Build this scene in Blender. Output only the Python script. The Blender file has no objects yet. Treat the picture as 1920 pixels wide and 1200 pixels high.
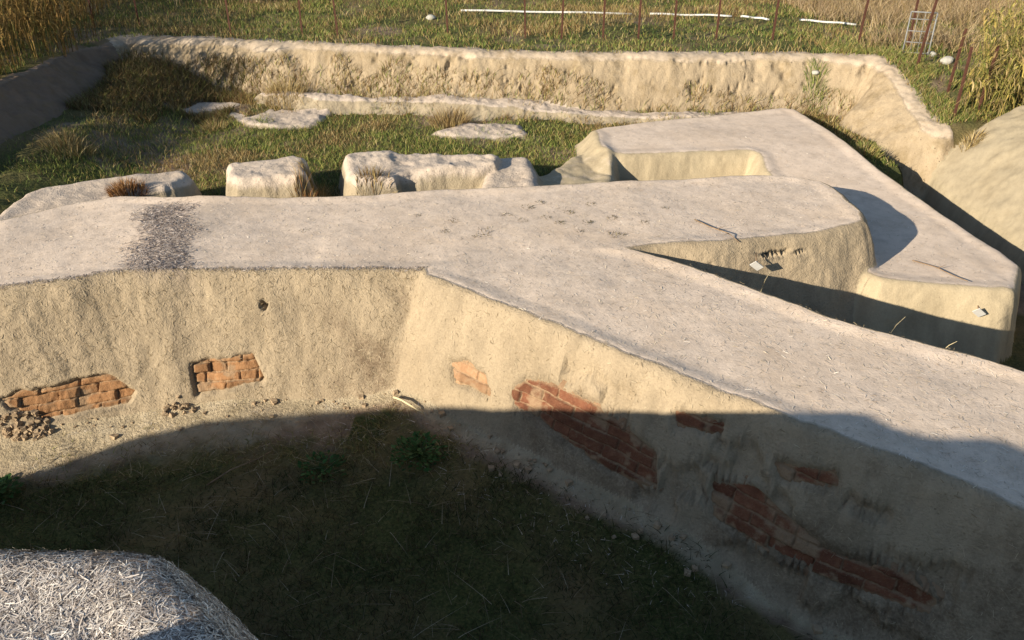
import bpy, math, random
import numpy as np
from mathutils import Vector

SC = bpy.context.scene
COL = SC.collection
rng = np.random.default_rng(7)
random.seed(7)

# ------------------------------------------------------------------ noise
def _hash(ix, iy, iz, seed):
    h = (ix.astype(np.int64)*374761393 + iy.astype(np.int64)*668265263 +
         iz.astype(np.int64)*2147483647 + seed*974634531) & 0xFFFFFFFF
    h = ((h ^ (h >> 13))*1274126177) & 0xFFFFFFFF
    h = ((h ^ (h >> 16))*2246822519) & 0xFFFFFFFF
    return ((h ^ (h >> 15)) & 0xFFFFFF).astype(np.float64)/0xFFFFFF*2-1

def vnoise(x, y, z=None, seed=0):
    """smooth value noise, -1..1"""
    ix = np.floor(x); iy = np.floor(y)
    fx = x-ix; fy = y-iy
    ux = fx*fx*fx*(fx*(fx*6-15)+10); uy = fy*fy*fy*(fy*(fy*6-15)+10)
    ix = ix.astype(np.int64); iy = iy.astype(np.int64)
    if z is None:
        zz = np.zeros_like(ix)
        a = _hash(ix, iy, zz, seed); b = _hash(ix+1, iy, zz, seed)
        c = _hash(ix, iy+1, zz, seed); d = _hash(ix+1, iy+1, zz, seed)
        return (a*(1-ux)+b*ux)*(1-uy)+(c*(1-ux)+d*ux)*uy
    iz = np.floor(z); fz = z-iz; uz = fz*fz*fz*(fz*(fz*6-15)+10); iz = iz.astype(np.int64)
    r = 0
    for k, wz in ((0, 1-uz), (1, uz)):
        a = _hash(ix, iy, iz+k, seed); b = _hash(ix+1, iy, iz+k, seed)
        c = _hash(ix, iy+1, iz+k, seed); d = _hash(ix+1, iy+1, iz+k, seed)
        r = r+((a*(1-ux)+b*ux)*(1-uy)+(c*(1-ux)+d*ux)*uy)*wz
    return r

def fbm(x, y, z=None, s=1.0, o=4, seed=0, g=0.5):
    r = 0; a = 1.0; t = 0
    for k in range(o):
        r = r+a*vnoise(x*s, y*s, None if z is None else z*s, seed+k*17)
        t += a; a *= g; s *= 2.03
    return r/t

def sstep(a, b, x):
    t = np.clip((x-a)/(b-a), 0, 1)
    return t*t*(3-2*t)

def smax(a, b, k):
    return 0.5*(a+b+np.sqrt((a-b)**2+k*k))-0.0*k

def sdpoly(P, x, y):
    """signed distance to a polygon, negative inside"""
    P = np.asarray(P, float); n = len(P)
    d = np.full(x.shape, 1e9); ins = np.zeros(x.shape, bool)
    for i in range(n):
        ax, ay = P[i]; bx, by = P[(i+1) % n]
        ex, ey = bx-ax, by-ay
        t = np.clip(((x-ax)*ex+(y-ay)*ey)/(ex*ex+ey*ey), 0, 1)
        d = np.minimum(d, (x-ax-t*ex)**2+(y-ay-t*ey)**2)
        if ay != by:
            c = ((ay > y) != (by > y)) & (x < (bx-ax)*(y-ay)/(by-ay)+ax)
            ins ^= c
    d = np.sqrt(d)
    return np.where(ins, -d, d)

def smooth_poly(P, it=2, q=.12):
    P = [tuple(p) for p in P]
    for _ in range(it):
        Q = []
        for i in range(len(P)):
            a, b = P[i], P[(i+1) % len(P)]
            Q.append((a[0]*(1-q)+b[0]*q, a[1]*(1-q)+b[1]*q))
            Q.append((a[0]*q+b[0]*(1-q), a[1]*q+b[1]*(1-q)))
        P = Q
    return P

# ------------------------------------------------------------------ the dug terrain as one height field
def axis(segs, lo_ext, hi_ext):
    v = []
    for a, b, s in segs:
        n = max(1, int(round((b-a)/s)))
        v += list(np.linspace(a, b, n, endpoint=False))
    v.append(segs[-1][1])
    def grow(start, s, end):
        r = []; x = start
        while abs(x-start) < abs(end-start):
            s *= 1.22; x += math.copysign(s, end-start); r.append(x)
        return r
    lo = grow(v[0], segs[0][2], lo_ext)[::-1]; hi = grow(v[-1], segs[-1][2], hi_ext)
    return np.array(lo+v+hi)

XS = axis([(-8.2, -4.4, .026), (-4.4, 3.6, .0155), (3.6, 7.4, .026)], -160, 160)
YS = axis([(-1.6, .9, .05), (0.9, 2.2, .018), (2.2, 5.2, .0185), (5.2, 6.0, .0105), (6.0, 6.35, .018), (6.35, 6.95, .011), (6.95, 8.6, .02), (8.6, 13.0, .029), (13.0, 15.0, .04)], -160, 160)
X, Y = np.meshgrid(XS, YS, indexing='ij')
NX, NY = X.shape

# level of the undisturbed field around the excavation
def field_z(x, y):
    z = 1.40-0.50*sstep(3.4, 5.0, x)*sstep(12.6, 10.2, y)
    return z+0.04*fbm(x, y, None, .6, 3, 5)+0.018*fbm(x, y, None, 4., 2, 6)

EDGE = [(-12, -6), (-12, 6.4), (-8.6, 6.9), (-7.05, 8.3), (-6.80, 10.7), (-6.82, 13.2), (-6.5, 13.95), (-5.86, 13.9), (-4.12, 13.38),
        (-2.7, 13.12), (-.49, 12.76), (1.13, 12.55), (3.57, 12.52), (4.88, 12.48), (5.40, 12.32), (5.46, 12.0),
        (5.48, 11.0), (5.50, 10.45), (5.68, 10.32), (6.6, 10.5), (12.5, 10.7), (12.5, -6)]

CROSS = [(-8.6, 5.1), (-6.2, 5.3), (-4.03, 5.60), (-3.10, 5.86), (-2.01, 5.89), (-.83, 5.89), (.3, 5.95), (1.14, 6.37), (1.98, 6.48), (2.94, 6.75),
         (3.30, 6.90), (3.37, 7.2), (3.36, 8.05), (2.9, 8.29), (1.07, 8.04), (-.6, 7.80), (-1.4, 7.66), (-2.99, 7.56), (-3.9, 7.68), (-4.4, 7.5),
         (-4.9, 7.05), (-6.2, 6.9), (-8.6, 6.8)]
DIAG = [(-.86, 5.90), (.16, 5.11), (1.51, 3.99), (2.66, 3.09), (5.2, 1.1), (6.6, 2.1), (3.42, 4.47), (2.52, 5.06), (2.40, 5.17),
         (1.20, 6.33), (.5, 6.7), (-.3, 6.5)]
def floor_z(x, y):
    back = sstep(7.0, 8.0, y+0.0*x)
    # on the right the low trench runs on to the back
    rt = sstep(4.5, 4.95, x)
    back = back*(1-rt)+rt*np.where(x < 5.0, sstep(9.2, 9.9, y), sstep(10.1, 10.8, y))
    f = -0.10-.10*sstep(-2.0, -3.4, x)+0.07*fbm(x, y, None, 1.1, 4, 21)
    ft = np.clip(np.minimum(sdpoly(CROSS, x, y)-.36, sdpoly(DIAG, x, y)-.33), 0, 9)
    f = f+(.13+.07*sstep(-1.6, -.6, x))*np.exp(-(ft/.5)**1.4)*(1-rt)-.14*sstep(1.0, 2.2, x)*(1-rt)*(y < 5)
    f = f*(1-back)+0*x
    b = 0.42+0.14*sstep(8.6, 9.8, y)
    # trough at the foot of the platform
    b = b-0.28*sstep(1.0, 1.5, x)*sstep(3.6, 3.2, x)*sstep(9.9, 9.4, y)
    b = b+0.36*sstep(-4.5, -5.9, x)+0.12*sstep(11.8, 13.1, y)+0.03*fbm(x, y, None, 1.7, 4, 22)
    return f+b*back

Z = floor_z(X, Y)
FZ = Z.copy()
owner = np.zeros(X.shape, np.int16)            # 0 = ground
TOP = np.zeros(X.shape)                        # 1 on weathered, straw-plastered tops
GR = np.zeros(X.shape)                         # ground cover tint

# field and cut banks
wob = 0.12*fbm(X, Y, None, 1.3, 3, 31)+0.015*fbm(X, Y, None, 7., 2, 32)
din = -sdpoly(EDGE, X, Y)                      # >0 inside the cut
backness = sstep(12.0, 12.8, Y)*(X > -7)*(X < 5.3)
dinw = din+wob*(0.35+0.9*backness)
fz = field_z(X, Y)
rim = 0.018*np.exp(-((din+.14)/.16)**2)
bt = .42+.08*backness+.75*sstep(-5.6, -6.4, X)*sstep(13.6, 12.6, Y)+.60*sstep(4.5, 5.0, X)*sstep(12.2, 11.6, Y)*sstep(10.35, 10.7, Y)
kk = 0.075
drop = (dinw+np.sqrt(dinw*dinw+kk*kk))/2/bt
zb = fz+rim-drop
isb = zb > Z
BANK_L, BANK_B, BANK_R = 1, 2, 3
bid = np.where(X < 0, np.where(X+Y < 7.15, BANK_L, BANK_B), np.where((X-5.4) > (Y-12.3), BANK_R, BANK_B))
rimw = (0.30+0.12*vnoise(X*3, Y*3, None, 77))*(1-.75*(bid == BANK_L))
owner = np.where(isb & (din > -rimw) & ~((bid == BANK_R) & (X > 5.8)), bid, owner)
fieldmask = (din <= -rimw)
TOP = np.where(isb, 1-sstep(-.05, .06, dinw), TOP)
Z = np.where(isb & (din < -.3), zb, smax(Z, zb, .05))

# walls: polygon of the top edge, top level, batter (run per rise), edge softness, wobble
T = 1.05
def const(z, amp=.02, s=2.2, seed=0):
    return lambda x, y: z+amp*fbm(x, y, None, s, 4, seed)
def view_top(x, y):
    z = 2.43+0.012*fbm(x, y, None, 2.5, 3, 3)
    u = (.8*x-y)/1.28; v = (x+.8*y)/1.28
    return z+.01+(.39+.165*sstep(-1.58, -1.44, u)+.12*sstep(-1.45, -1.05, u))*np.exp(-((v+1.3)/.4)**2)*sstep(-1.83, -1.74, u)  # unseen hump added out of frame, shaped for the shadow edge it casts
def bench_top(x, y):
    return .62+.19*sstep(7.4, 10.6, y)+.012*fbm(x, y, None, 1.0, 3, 9)
def mound_top(x, y):
    xb = 5.50+(9.9-y)*.10
    z = .22+1.28*(1-np.exp(-1.35*np.clip(x-xb, -.3, 9)))
    return z+.06*fbm(x, y, None, 1.5, 4, 12)-.03*np.abs(fbm(x, y, None, 3.5, 3, 13))
def cross_top(x, y):
    return T+.022*fbm(x, y, None, 1.1, 3, 4)-.03*sstep(-3.4, -4.4, x)+.03*np.exp(-((x+3.05)/.35)**2)
def diag_top(x, y):
    return T+.022*fbm(x, y, None, 1.1, 3, 4)

W = {}
def wall(i, name, P, top, b, k=.04, w=1.0, pad=1.9, sm=1, merge=.06, detail=.0):
    W[i] = dict(name=name, P=smooth_poly(P, sm) if sm else P, top=top, b=b, k=k, w=w, pad=pad, merge=merge)

wall(4, 'straw_mound', [(-12, -1.9), (-9.8, -.08), (-9.25, .31), (-8.78, .69), (-7.92, .99), (-6.92, 1.12), (-5.9, 1.22), (-4.8, 1.30), (-3., 1.42), (-1.6, 1.53), (-.94, 1.52), (-.72, 1.33), (-.55, 1.08), (-.25, .85),
         (.4, .1), (.6, -1.5), (.6, -5), (-12, -5)], view_top, .33, .06, .5, pad=2.6)
wall(5, 'cross_wall', CROSS, cross_top, .35, .045, 1.0)
wall(6, 'diagonal_wall', DIAG, cross_top, .35, .045, 1.0)
wall(7, 'earth_platform', [(1.06, 10.75), (2.6, 11.3), (4.15, 11.85), (4.32, 10.6), (4.48, 9.2), (4.97, 7.0), (4.60, 6.38), (4.3, 6.40), (3.28, 6.56), (3.15, 7.5),
         (3.12, 8.4), (3.02, 9.2), (3.08, 9.80), (2.4, 9.78), (1.28, 9.66), (1.08, 9.95)], bench_top, .34, .045, .7)
wall(8, 'earth_mound', [(5.54, 10.22), (6.6, 10.45), (9, 10.6), (12.4, 10.6), (12.4, 3), (6.3, 5.0), (5.78, 7.0), (5.50, 9.9)], mound_top, .32, .08, .7, pad=1.6, sm=2)
wall(9, 'wall_stub', [(-5.25, 8.25), (-4.41, 8.62), (-3.80, 8.92), (-3.62, 8.65), (-3.75, 8.32), (-4.15, 8.15), (-4.3, 7.2), (-5.2, 7.0)], const(.90, .03, 1.6, 41), .32, .07, 1.2)
wall(10, 'wall_stub', [(-3.38, 9.10), (-2.48, 9.28), (-2.30, 8.60), (-3.20, 8.52)], const(.905, .045, 2.6, 42), .17, .03, 1.2, sm=1)
wall(11, 'wall_stub', [(-2.06, 9.38), (-1.48, 9.50), (-.12, 9.30), (-.20, 8.95), (-1.28, 8.74), (-1.32, 8.58), (-1.80, 8.55)], const(.905, .055, 2.6, 43), .19, .03, 1.2)
wall(12, 'wall_stub', [(-.22, 9.42), (.18, 9.50), (.27, 8.95), (.34, 8.2), (.1, 7.7), (-.4, 7.7), (-.36, 8.5), (-.30, 8.95)], lambda x, y: .78+.07*sstep(8.3, 9.3, y)+.02*fbm(x, y, None, 2, 4, 44), .42, .08, .8)
wall(13, 'low_foundation', [(-6.3, 12.15), (-5.98, 12.6), (-5.13, 12.5), (-4.4, 12.72), (-4.2, 12.5), (-5.0, 11.98), (-5.92, 11.75)], lambda x, y: .64+.24*sstep(-4.6, -5.9, x)+.03*fbm(x, y, None, 4, 3, 45), .7, .06, 1.6)
wall(14, 'low_foundation', [(-4.36, 12.15), (-4.05, 12.45), (-3.4, 12.4), (-2.79, 12.26), (-2.88, 11.5), (-3.4, 11.42), (-3.86, 11.6)], const(.61, .06, 3.0, 46), .7, .06, 1.6)
wall(15, 'low_foundation', [(-1.14, 11.2), (-.72, 11.72), (.12, 11.69), (.22, 11.1), (-.3, 10.98), (-.8, 11.02)], const(.60, .06, 3.0, 47), .8, .06, 1.6)
wall(16, 'low_ledge_wall', [(-4.0, 12.80), (-3.05, 12.66), (-1.34, 12.56), (.33, 12.34), (2.34, 12.08), (4.2, 12.05), (4.2, 11.8), (2.3, 11.75), (.3, 12.05), (-1.3, 12.25), (-3.0, 12.36), (-3.9, 12.62)], lambda x, y: .79-.12*sstep(-1., 2., x)+.06*fbm(x, y, None, 2.0, 4, 48), .9, .06, 2.6)

wall(17, 'ramp', [(.12, 7.9), (1.15, 7.9), (1.20, 9.0), (1.30, 9.72), (1.12, 10.3), (.78, 10.0), (.40, 9.40), (.16, 9.1)],
     lambda x, y: np.maximum(.80-.46*np.clip(1.20-x, 0, 9)-.30*np.clip(9.7-y, 0, 9), .66+.05*fbm(x, y, None, 2.5, 3, 50))+.012*fbm(x, y, None, 2., 3, 49), .22, .05, .7)
for i, w in W.items():
    if i == 6: continue
    P = np.array(w['P']+(W[6]['P'] if i == 5 else [])); x0, y0 = P.min(0)-w['pad']; x1, y1 = P.max(0)+w['pad']
    a, b = np.searchsorted(XS, [x0, x1]); c, d = np.searchsorted(YS, [y0, y1])
    s = (slice(a, b), slice(c, d)); x, y = X[s], Y[s]
    sd = sdpoly(w['P'], x, y)
    if i == 5:            # the two walls are one mass: share the outline of their union
        sa, sb = sdpoly(W[5]['P'], x, y), sdpoly(W[6]['P'], x, y)
        hh = np.clip(.06-np.abs(sa-sb), 0, 9)/.06
        sd = np.minimum(sa, sb)-hh*hh*.06/4
    sd = sd+(.015*fbm(x, y, None, 4.2, 2, 95)+.003*fbm(x, y, None, 15., 2, 96) if i in (5, 6) else 0)+w['w']*(0.035*fbm(x, y, None, 1.7, 3, 60+(5 if i == 6 else i))+(.006 if i in (5, 6, 7) else .009)*fbm(x, y, None, 8., 3, 80+(5 if i == 6 else i)))
    tz = w['top'](x, y)
    if i == 7: w['b'] = .34+.5*sstep(1.30, .80, x)*(y > 8.6)-.20*sstep(4.42, 4.6, x)*sstep(8.8, 7.0, y)
    drop = (sd+np.sqrt(sd*sd+w['k']**2))/2/w['b']-.25*w['k']/np.maximum(w['b'], .3)*sstep(-.25, 0, sd)
    zw = tz-drop
    zo = Z[s]
    m = zw > zo
    owner[s] = np.where(m, np.where(sb < sa, 6, 5) if i == 5 else (7 if i == 17 else i), owner[s])
    TOP[s] = np.where(m, 1-sstep(-.11, -.015, sd), TOP[s])
    mg = w['merge']+0*sd
    Z[s] = smax(zo, zw, mg)
    if i == 4:
        TOP[s] = np.where(m, 1.0, TOP[s])
    if i == 17: TOP[s] = np.where(m, .30, TOP[s])
    elif i >= 9:
        TOP[s] = np.where(m, 1-sstep(-.03, .05, sd), TOP[s])

TOP = np.where((owner == 5) | (owner == 6), np.maximum(TOP, 1-sstep(-.20, -.11, np.minimum(sdpoly(CROSS, X, Y), sdpoly(DIAG, X, Y)))), TOP)
# foot of the walls: a gentle apron of washed-down plaster in the front pit
sd5 = sdpoly(W[5]['P'], X, Y); sd6 = sdpoly(W[6]['P'], X, Y)
foot = np.minimum(sd5-.36, sd6-.33)

# fine ground relief
gm = (owner == 0)
Z = Z+gm*np.where((Y < 7) & (din > .2), sstep(.0, .25, np.minimum(sd5-.36, sd6-.33)), 1.)*(0.014*fbm(X, Y, None, 6, 4, 90)+0.006*fbm(X, Y, None, 30, 2, 91))

# positions, then push along the normal with 3-D noise
def normals(Px, Py, Pz):
    ux, uy, uz = np.gradient(Px, axis=0), np.gradient(Py, axis=0), np.gradient(Pz, axis=0)
    vx, vy, vz = np.gradient(Px, axis=1), np.gradient(Py, axis=1), np.gradient(Pz, axis=1)
    nx = uy*vz-uz*vy; ny = uz*vx-ux*vz; nz = ux*vy-uy*vx
    l = np.sqrt(nx*nx+ny*ny+nz*nz)+1e-12
    return nx/l, ny/l, nz/l

Z0 = Z.copy()
nx, ny, nz = normals(X, Y, Z)
steep = 1-sstep(.45, .85, nz)
amp = np.where(owner == 0, .0, .002+.006*steep)
amp = np.where(owner == BANK_B, .012, amp); amp = np.where(owner == BANK_R, .022, amp); amp = np.where(owner == BANK_L, .030, amp)
amp = np.where((owner >= 9) & (owner <= 12), .009+.003*steep, amp); amp = np.where(owner >= 13, .014, amp)
amp = np.where(owner == 8, .012, amp)
disp = amp*(fbm(X, Y, Z, 5.0, 3, 101)*1.1+fbm(X, Y, Z, 17., 3, 103)*.8)
# eroded hollows on the back bank
hol = fbm(X, Y, Z, 3.2, 3, 131)
disp = disp-np.where(owner == BANK_B, .06, 0)*sstep(.42, .66, hol)*steep
hol2 = fbm(X*.8, Y, Z*5., 4.0, 3, 133)
disp = disp-np.where(owner == BANK_B, .04, 0)*sstep(.36, .56, hol2)*steep

# recesses where the plaster has fallen off the brickwork
CU = (1., 0.); CN = (0., -1.)
L6 = math.hypot(2.34, 1.89); DU = (2.34/L6, -1.89/L6); DN = (-1.89/L6, -2.34/L6)
O0 = (-.83, 5.89)
PATCH = [
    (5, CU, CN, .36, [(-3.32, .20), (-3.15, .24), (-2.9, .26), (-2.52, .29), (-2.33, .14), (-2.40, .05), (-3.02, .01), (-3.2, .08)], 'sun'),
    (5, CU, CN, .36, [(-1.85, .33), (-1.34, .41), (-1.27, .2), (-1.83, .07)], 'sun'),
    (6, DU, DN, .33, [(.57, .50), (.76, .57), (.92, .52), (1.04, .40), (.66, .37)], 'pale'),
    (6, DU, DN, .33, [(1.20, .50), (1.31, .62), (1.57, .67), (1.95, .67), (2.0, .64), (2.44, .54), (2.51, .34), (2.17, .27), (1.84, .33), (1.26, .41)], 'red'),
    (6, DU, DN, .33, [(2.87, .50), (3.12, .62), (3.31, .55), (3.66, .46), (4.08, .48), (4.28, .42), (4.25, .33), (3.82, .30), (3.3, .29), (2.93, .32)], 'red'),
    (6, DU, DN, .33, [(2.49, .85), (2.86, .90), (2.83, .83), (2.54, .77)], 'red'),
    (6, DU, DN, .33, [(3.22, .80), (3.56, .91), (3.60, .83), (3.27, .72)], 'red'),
]
PD = np.full(X.shape, 9.)
for (oid, U, N, b, poly, tone) in PATCH:
    u = (X-O0[0])*U[0]+(Y-O0[1])*U[1]
    m = np.abs(owner-oid) < 1
    q = sdpoly(poly, u, Z)
    q = np.where(m, q, 9)+0.022*fbm(u, Z, None, 11, 3, 140)
    PD = np.minimum(PD, q)
rec = 1-sstep(-.022, .024, PD)
disp = np.where(PD < .03, disp*(1-.6*rec)-np.where(owner == 5, .070, .062)*rec, disp)
# ragged broken plaster low on the shaded face
u6 = (X-O0[0])*DU[0]+(Y-O0[1])*DU[1]
brk = sstep(.04, .13, fbm(u6, Z*1.6, None, 2.4, 4, 151)+.25*sstep(.55, .3, Z)-.12)*(owner == 6)*(u6 > 1.6)*(Z < .95)*sstep(.95, .8, Z)*steep
disp = disp-.05*brk*(PD > .03)+.016*sstep(.2, .6, u6-1.4)*(owner == 6)*steep*fbm(X, Y, Z, 9., 4, 155)
zc = .90+.03*fbm(X, X*0, None, 2.5, 3, 160)+.012*fbm(X, X*0, None, 14., 2, 161)
crk = (1-sstep(.004, .022, np.abs(Z-zc)))*(owner == 5)*(Y > 6.2)*(Y < 7.1)*sstep(1.5, 1.7, X)*sstep(2.75, 2.5, X)*sstep(-.25, .2, fbm(X, Z, None, 7., 2, 162))
disp = disp-.05*crk
for hx, hz_, hr in ((-2.05, .80, .03), (-3.40, .19, .032)):
    hd = np.sqrt((X-hx)**2+(Z-hz_)**2)+.012*fbm(X, Z, None, 30., 2, 165)
    disp = disp-.075*(1-sstep(hr*.5, hr*1.2, hd))*(owner == 5)*(Y < 6.2)
disp = disp*np.where(owner >= 4, sstep(.0, .14, Z-FZ), 1.0)
PX, PY, PZ = X+nx*disp, Y+ny*disp, Z+nz*disp
nx, ny, nz = normals(PX, PY, PZ)

def surf(x, y):
    """height of the finished relief under points (bilinear)"""
    i = np.clip(np.searchsorted(XS, x)-1, 0, NX-2); j = np.clip(np.searchsorted(YS, y)-1, 0, NY-2)
    fx = (x-XS[i])/(XS[i+1]-XS[i]); fy = (y-YS[j])/(YS[j+1]-YS[j])
    return PZ[i, j]*(1-fx)*(1-fy)+PZ[i+1, j]*fx*(1-fy)+PZ[i, j+1]*(1-fx)*fy+PZ[i+1, j+1]*fx*fy
def near(A, x, y):
    i = np.clip(np.searchsorted(XS, x), 0, NX-1); j = np.clip(np.searchsorted(YS, y), 0, NY-1)
    return A[i, j]
def hz(x, y):
    return float(surf(np.array([x]), np.array([y]))[0])

# ground tint attribute: 0 bare soil .. 1 green turf
gn = fbm(X, Y, None, .9, 4, 170); gn2 = fbm(X, Y, None, 3.3, 3, 171)
GR = np.where(fieldmask, .62+.5*gn+.2*gn2, .60+.8*gn+.4*gn2)
pitm = (Y < 7.0)
ap2 = np.clip(foot, 0, 9)
GR = np.where(pitm, sstep(.10, .75, ap2*np.where(X > -1.3, 2.6, 1.)+.35*gn2*.6)*.75+.22*gn, GR)
GR = np.clip(GR, 0, 1)
APR = np.exp(-(ap2/(.16+.40*sstep(-1.3, -2.4, X)))**2)*pitm*(din > .2)

# ------------------------------------------------------------------ mesh helpers
def build_mesh(name, V, quads=None, tris=None, mat=(), midx=None, attrs=None, smooth=True, vnormals=None, parent=None):
    me = bpy.data.meshes.new(name)
    nq = 0 if quads is None else len(quads); nt = 0 if tris is None else len(tris)
    me.vertices.add(len(V)); me.vertices.foreach_set('co', np.asarray(V, np.float32).ravel())
    li = []
    if nq: li.append(np.asarray(quads, np.int32).ravel())
    if nt: li.append(np.asarray(tris, np.int32).ravel())
    li = np.concatenate(li)
    me.loops.add(len(li)); me.loops.foreach_set('vertex_index', li)
    me.polygons.add(nq+nt)
    st = np.concatenate([np.arange(nq)*4, nq*4+np.arange(nt)*3]).astype(np.int32)
    me.polygons.foreach_set('loop_start', st)
    for m in mat: me.materials.append(m)
    if midx is not None: me.polygons.foreach_set('material_index', np.asarray(midx, np.int32))
    me.polygons.foreach_set('use_smooth', np.full(nq+nt, smooth))
    if attrs:
        for k, a in attrs.items():
            a = np.asarray(a, np.float32)
            if a.ndim == 1:
                at = me.attributes.new(k, 'FLOAT', 'POINT'); at.data.foreach_set('value', a)
            else:
                at = me.attributes.new(k, 'FLOAT_COLOR', 'POINT')
                if a.shape[1] == 3: a = np.concatenate([a, np.ones((len(a), 1), np.float32)], 1)
                at.data.foreach_set('color', a.ravel())
    me.update(calc_edges=True); me.validate()
    if vnormals is not None:
        me.normals_split_custom_set_from_vertices(np.asarray(vnormals, np.float32))
    o = bpy.data.objects.new(name, me); COL.objects.link(o)
    if parent is not None: o.parent = parent
    return o

def tag(o, label, cat, group=None, kind=None):
    if label: o['label'] = label
    if cat: o['category'] = cat
    if group: o['group'] = group
    if kind: o['kind'] = kind
    return o

# ------------------------------------------------------------------ materials
def newmat(name):
    m = bpy.data.materials.new(name); m.use_nodes = True
    nt = m.node_tree; nt.nodes.clear()
    out = nt.nodes.new('ShaderNodeOutputMaterial'); b = nt.nodes.new('ShaderNodeBsdfPrincipled')
    b.inputs['Roughness'].default_value = .95
    b.inputs['Specular IOR Level'].default_value = .12
    nt.links.new(b.outputs[0], out.inputs[0])
    return m, nt, b
def N(nt, t, **kw):
    n = nt.nodes.new(t)
    for k, v in kw.items(): setattr(n, k, v)
    return n
def link(nt, a, b): nt.links.new(a, b)
def noise(nt, vec, scale, detail=4, rough=.6):
    n = N(nt, 'ShaderNodeTexNoise'); n.inputs['Scale'].default_value = scale
    n.inputs['Detail'].default_value = detail; n.inputs['Roughness'].default_value = rough
    if vec is not None: link(nt, vec, n.inputs['Vector'])
    return n.outputs['Fac']
def ramp(nt, fac, pts):
    r = N(nt, 'ShaderNodeValToRGB'); link(nt, fac, r.inputs[0])
    e = r.color_ramp.elements
    while len(e) < len(pts): e.new(.5)
    for el, (p, c) in zip(e, pts):
        el.position = p; el.color = (*c, 1) if len(c) == 3 else c
    return r.outputs[0]
def rampf(nt, fac, a, b, lo=0., hi=1.):
    m = N(nt, 'ShaderNodeMapRange'); m.clamp = True
    link(nt, fac, m.inputs[0])
    for i, v in enumerate((a, b, lo, hi)): m.inputs[1+i].default_value = v
    return m.outputs[0]
def mix(nt, fac, a, b, mode='MIX'):
    m = N(nt, 'ShaderNodeMix', data_type='RGBA', blend_type=mode)
    if isinstance(fac, (int, float)): m.inputs['Factor'].default_value = fac
    else: link(nt, fac, m.inputs['Factor'])
    for s, v in ((m.inputs[6], a), (m.inputs[7], b)):
        if isinstance(v, tuple): s.default_value = (*v, 1)
        else: link(nt, v, s)
    return m.outputs[2]
def math_(nt, op, a, b=None):
    m = N(nt, 'ShaderNodeMath', operation=op)
    for s, v in zip(m.inputs, (a, b)):
        if v is None: continue
        if isinstance(v, (int, float)): s.default_value = v
        else: link(nt, v, s)
    return m.outputs[0]
def attr(nt, name):
    return N(nt, 'ShaderNodeAttribute', attribute_name=name)
def objcoord(nt):
    g = N(nt, 'ShaderNodeNewGeometry'); return g.outputs['Position']
def mapping(nt, vec, scale, rot=(0, 0, 0)):
    m = N(nt, 'ShaderNodeMapping'); link(nt, vec, m.inputs[0])
    m.inputs['Scale'].default_value = scale; m.inputs['Rotation'].default_value = rot
    return m.outputs[0]
def bump(nt, b, h, strength, dist):
    n = N(nt, 'ShaderNodeBump'); n.inputs['Strength'].default_value = strength; n.inputs['Distance'].default_value = dist
    link(nt, h, n.inputs['Height']); link(nt, n.outputs[0], b.inputs['Normal'])

def fibres(nt, pos, s, seed):
    """short straw-like streaks lying in several directions"""
    outs = []
    for k, a in enumerate((.3, 1.35, 2.4)):
        q = mapping(nt, pos, (1, 1, 1), (0.35*k, .3*k, a+seed))
        v = mapping(nt, q, (s*.2, s, s*.7))
        outs.append(rampf(nt, noise(nt, v, 1.0, 2, .5), .56, .70))
    return math_(nt, 'MAXIMUM', math_(nt, 'MAXIMUM', outs[0], outs[1]), outs[2])

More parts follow.
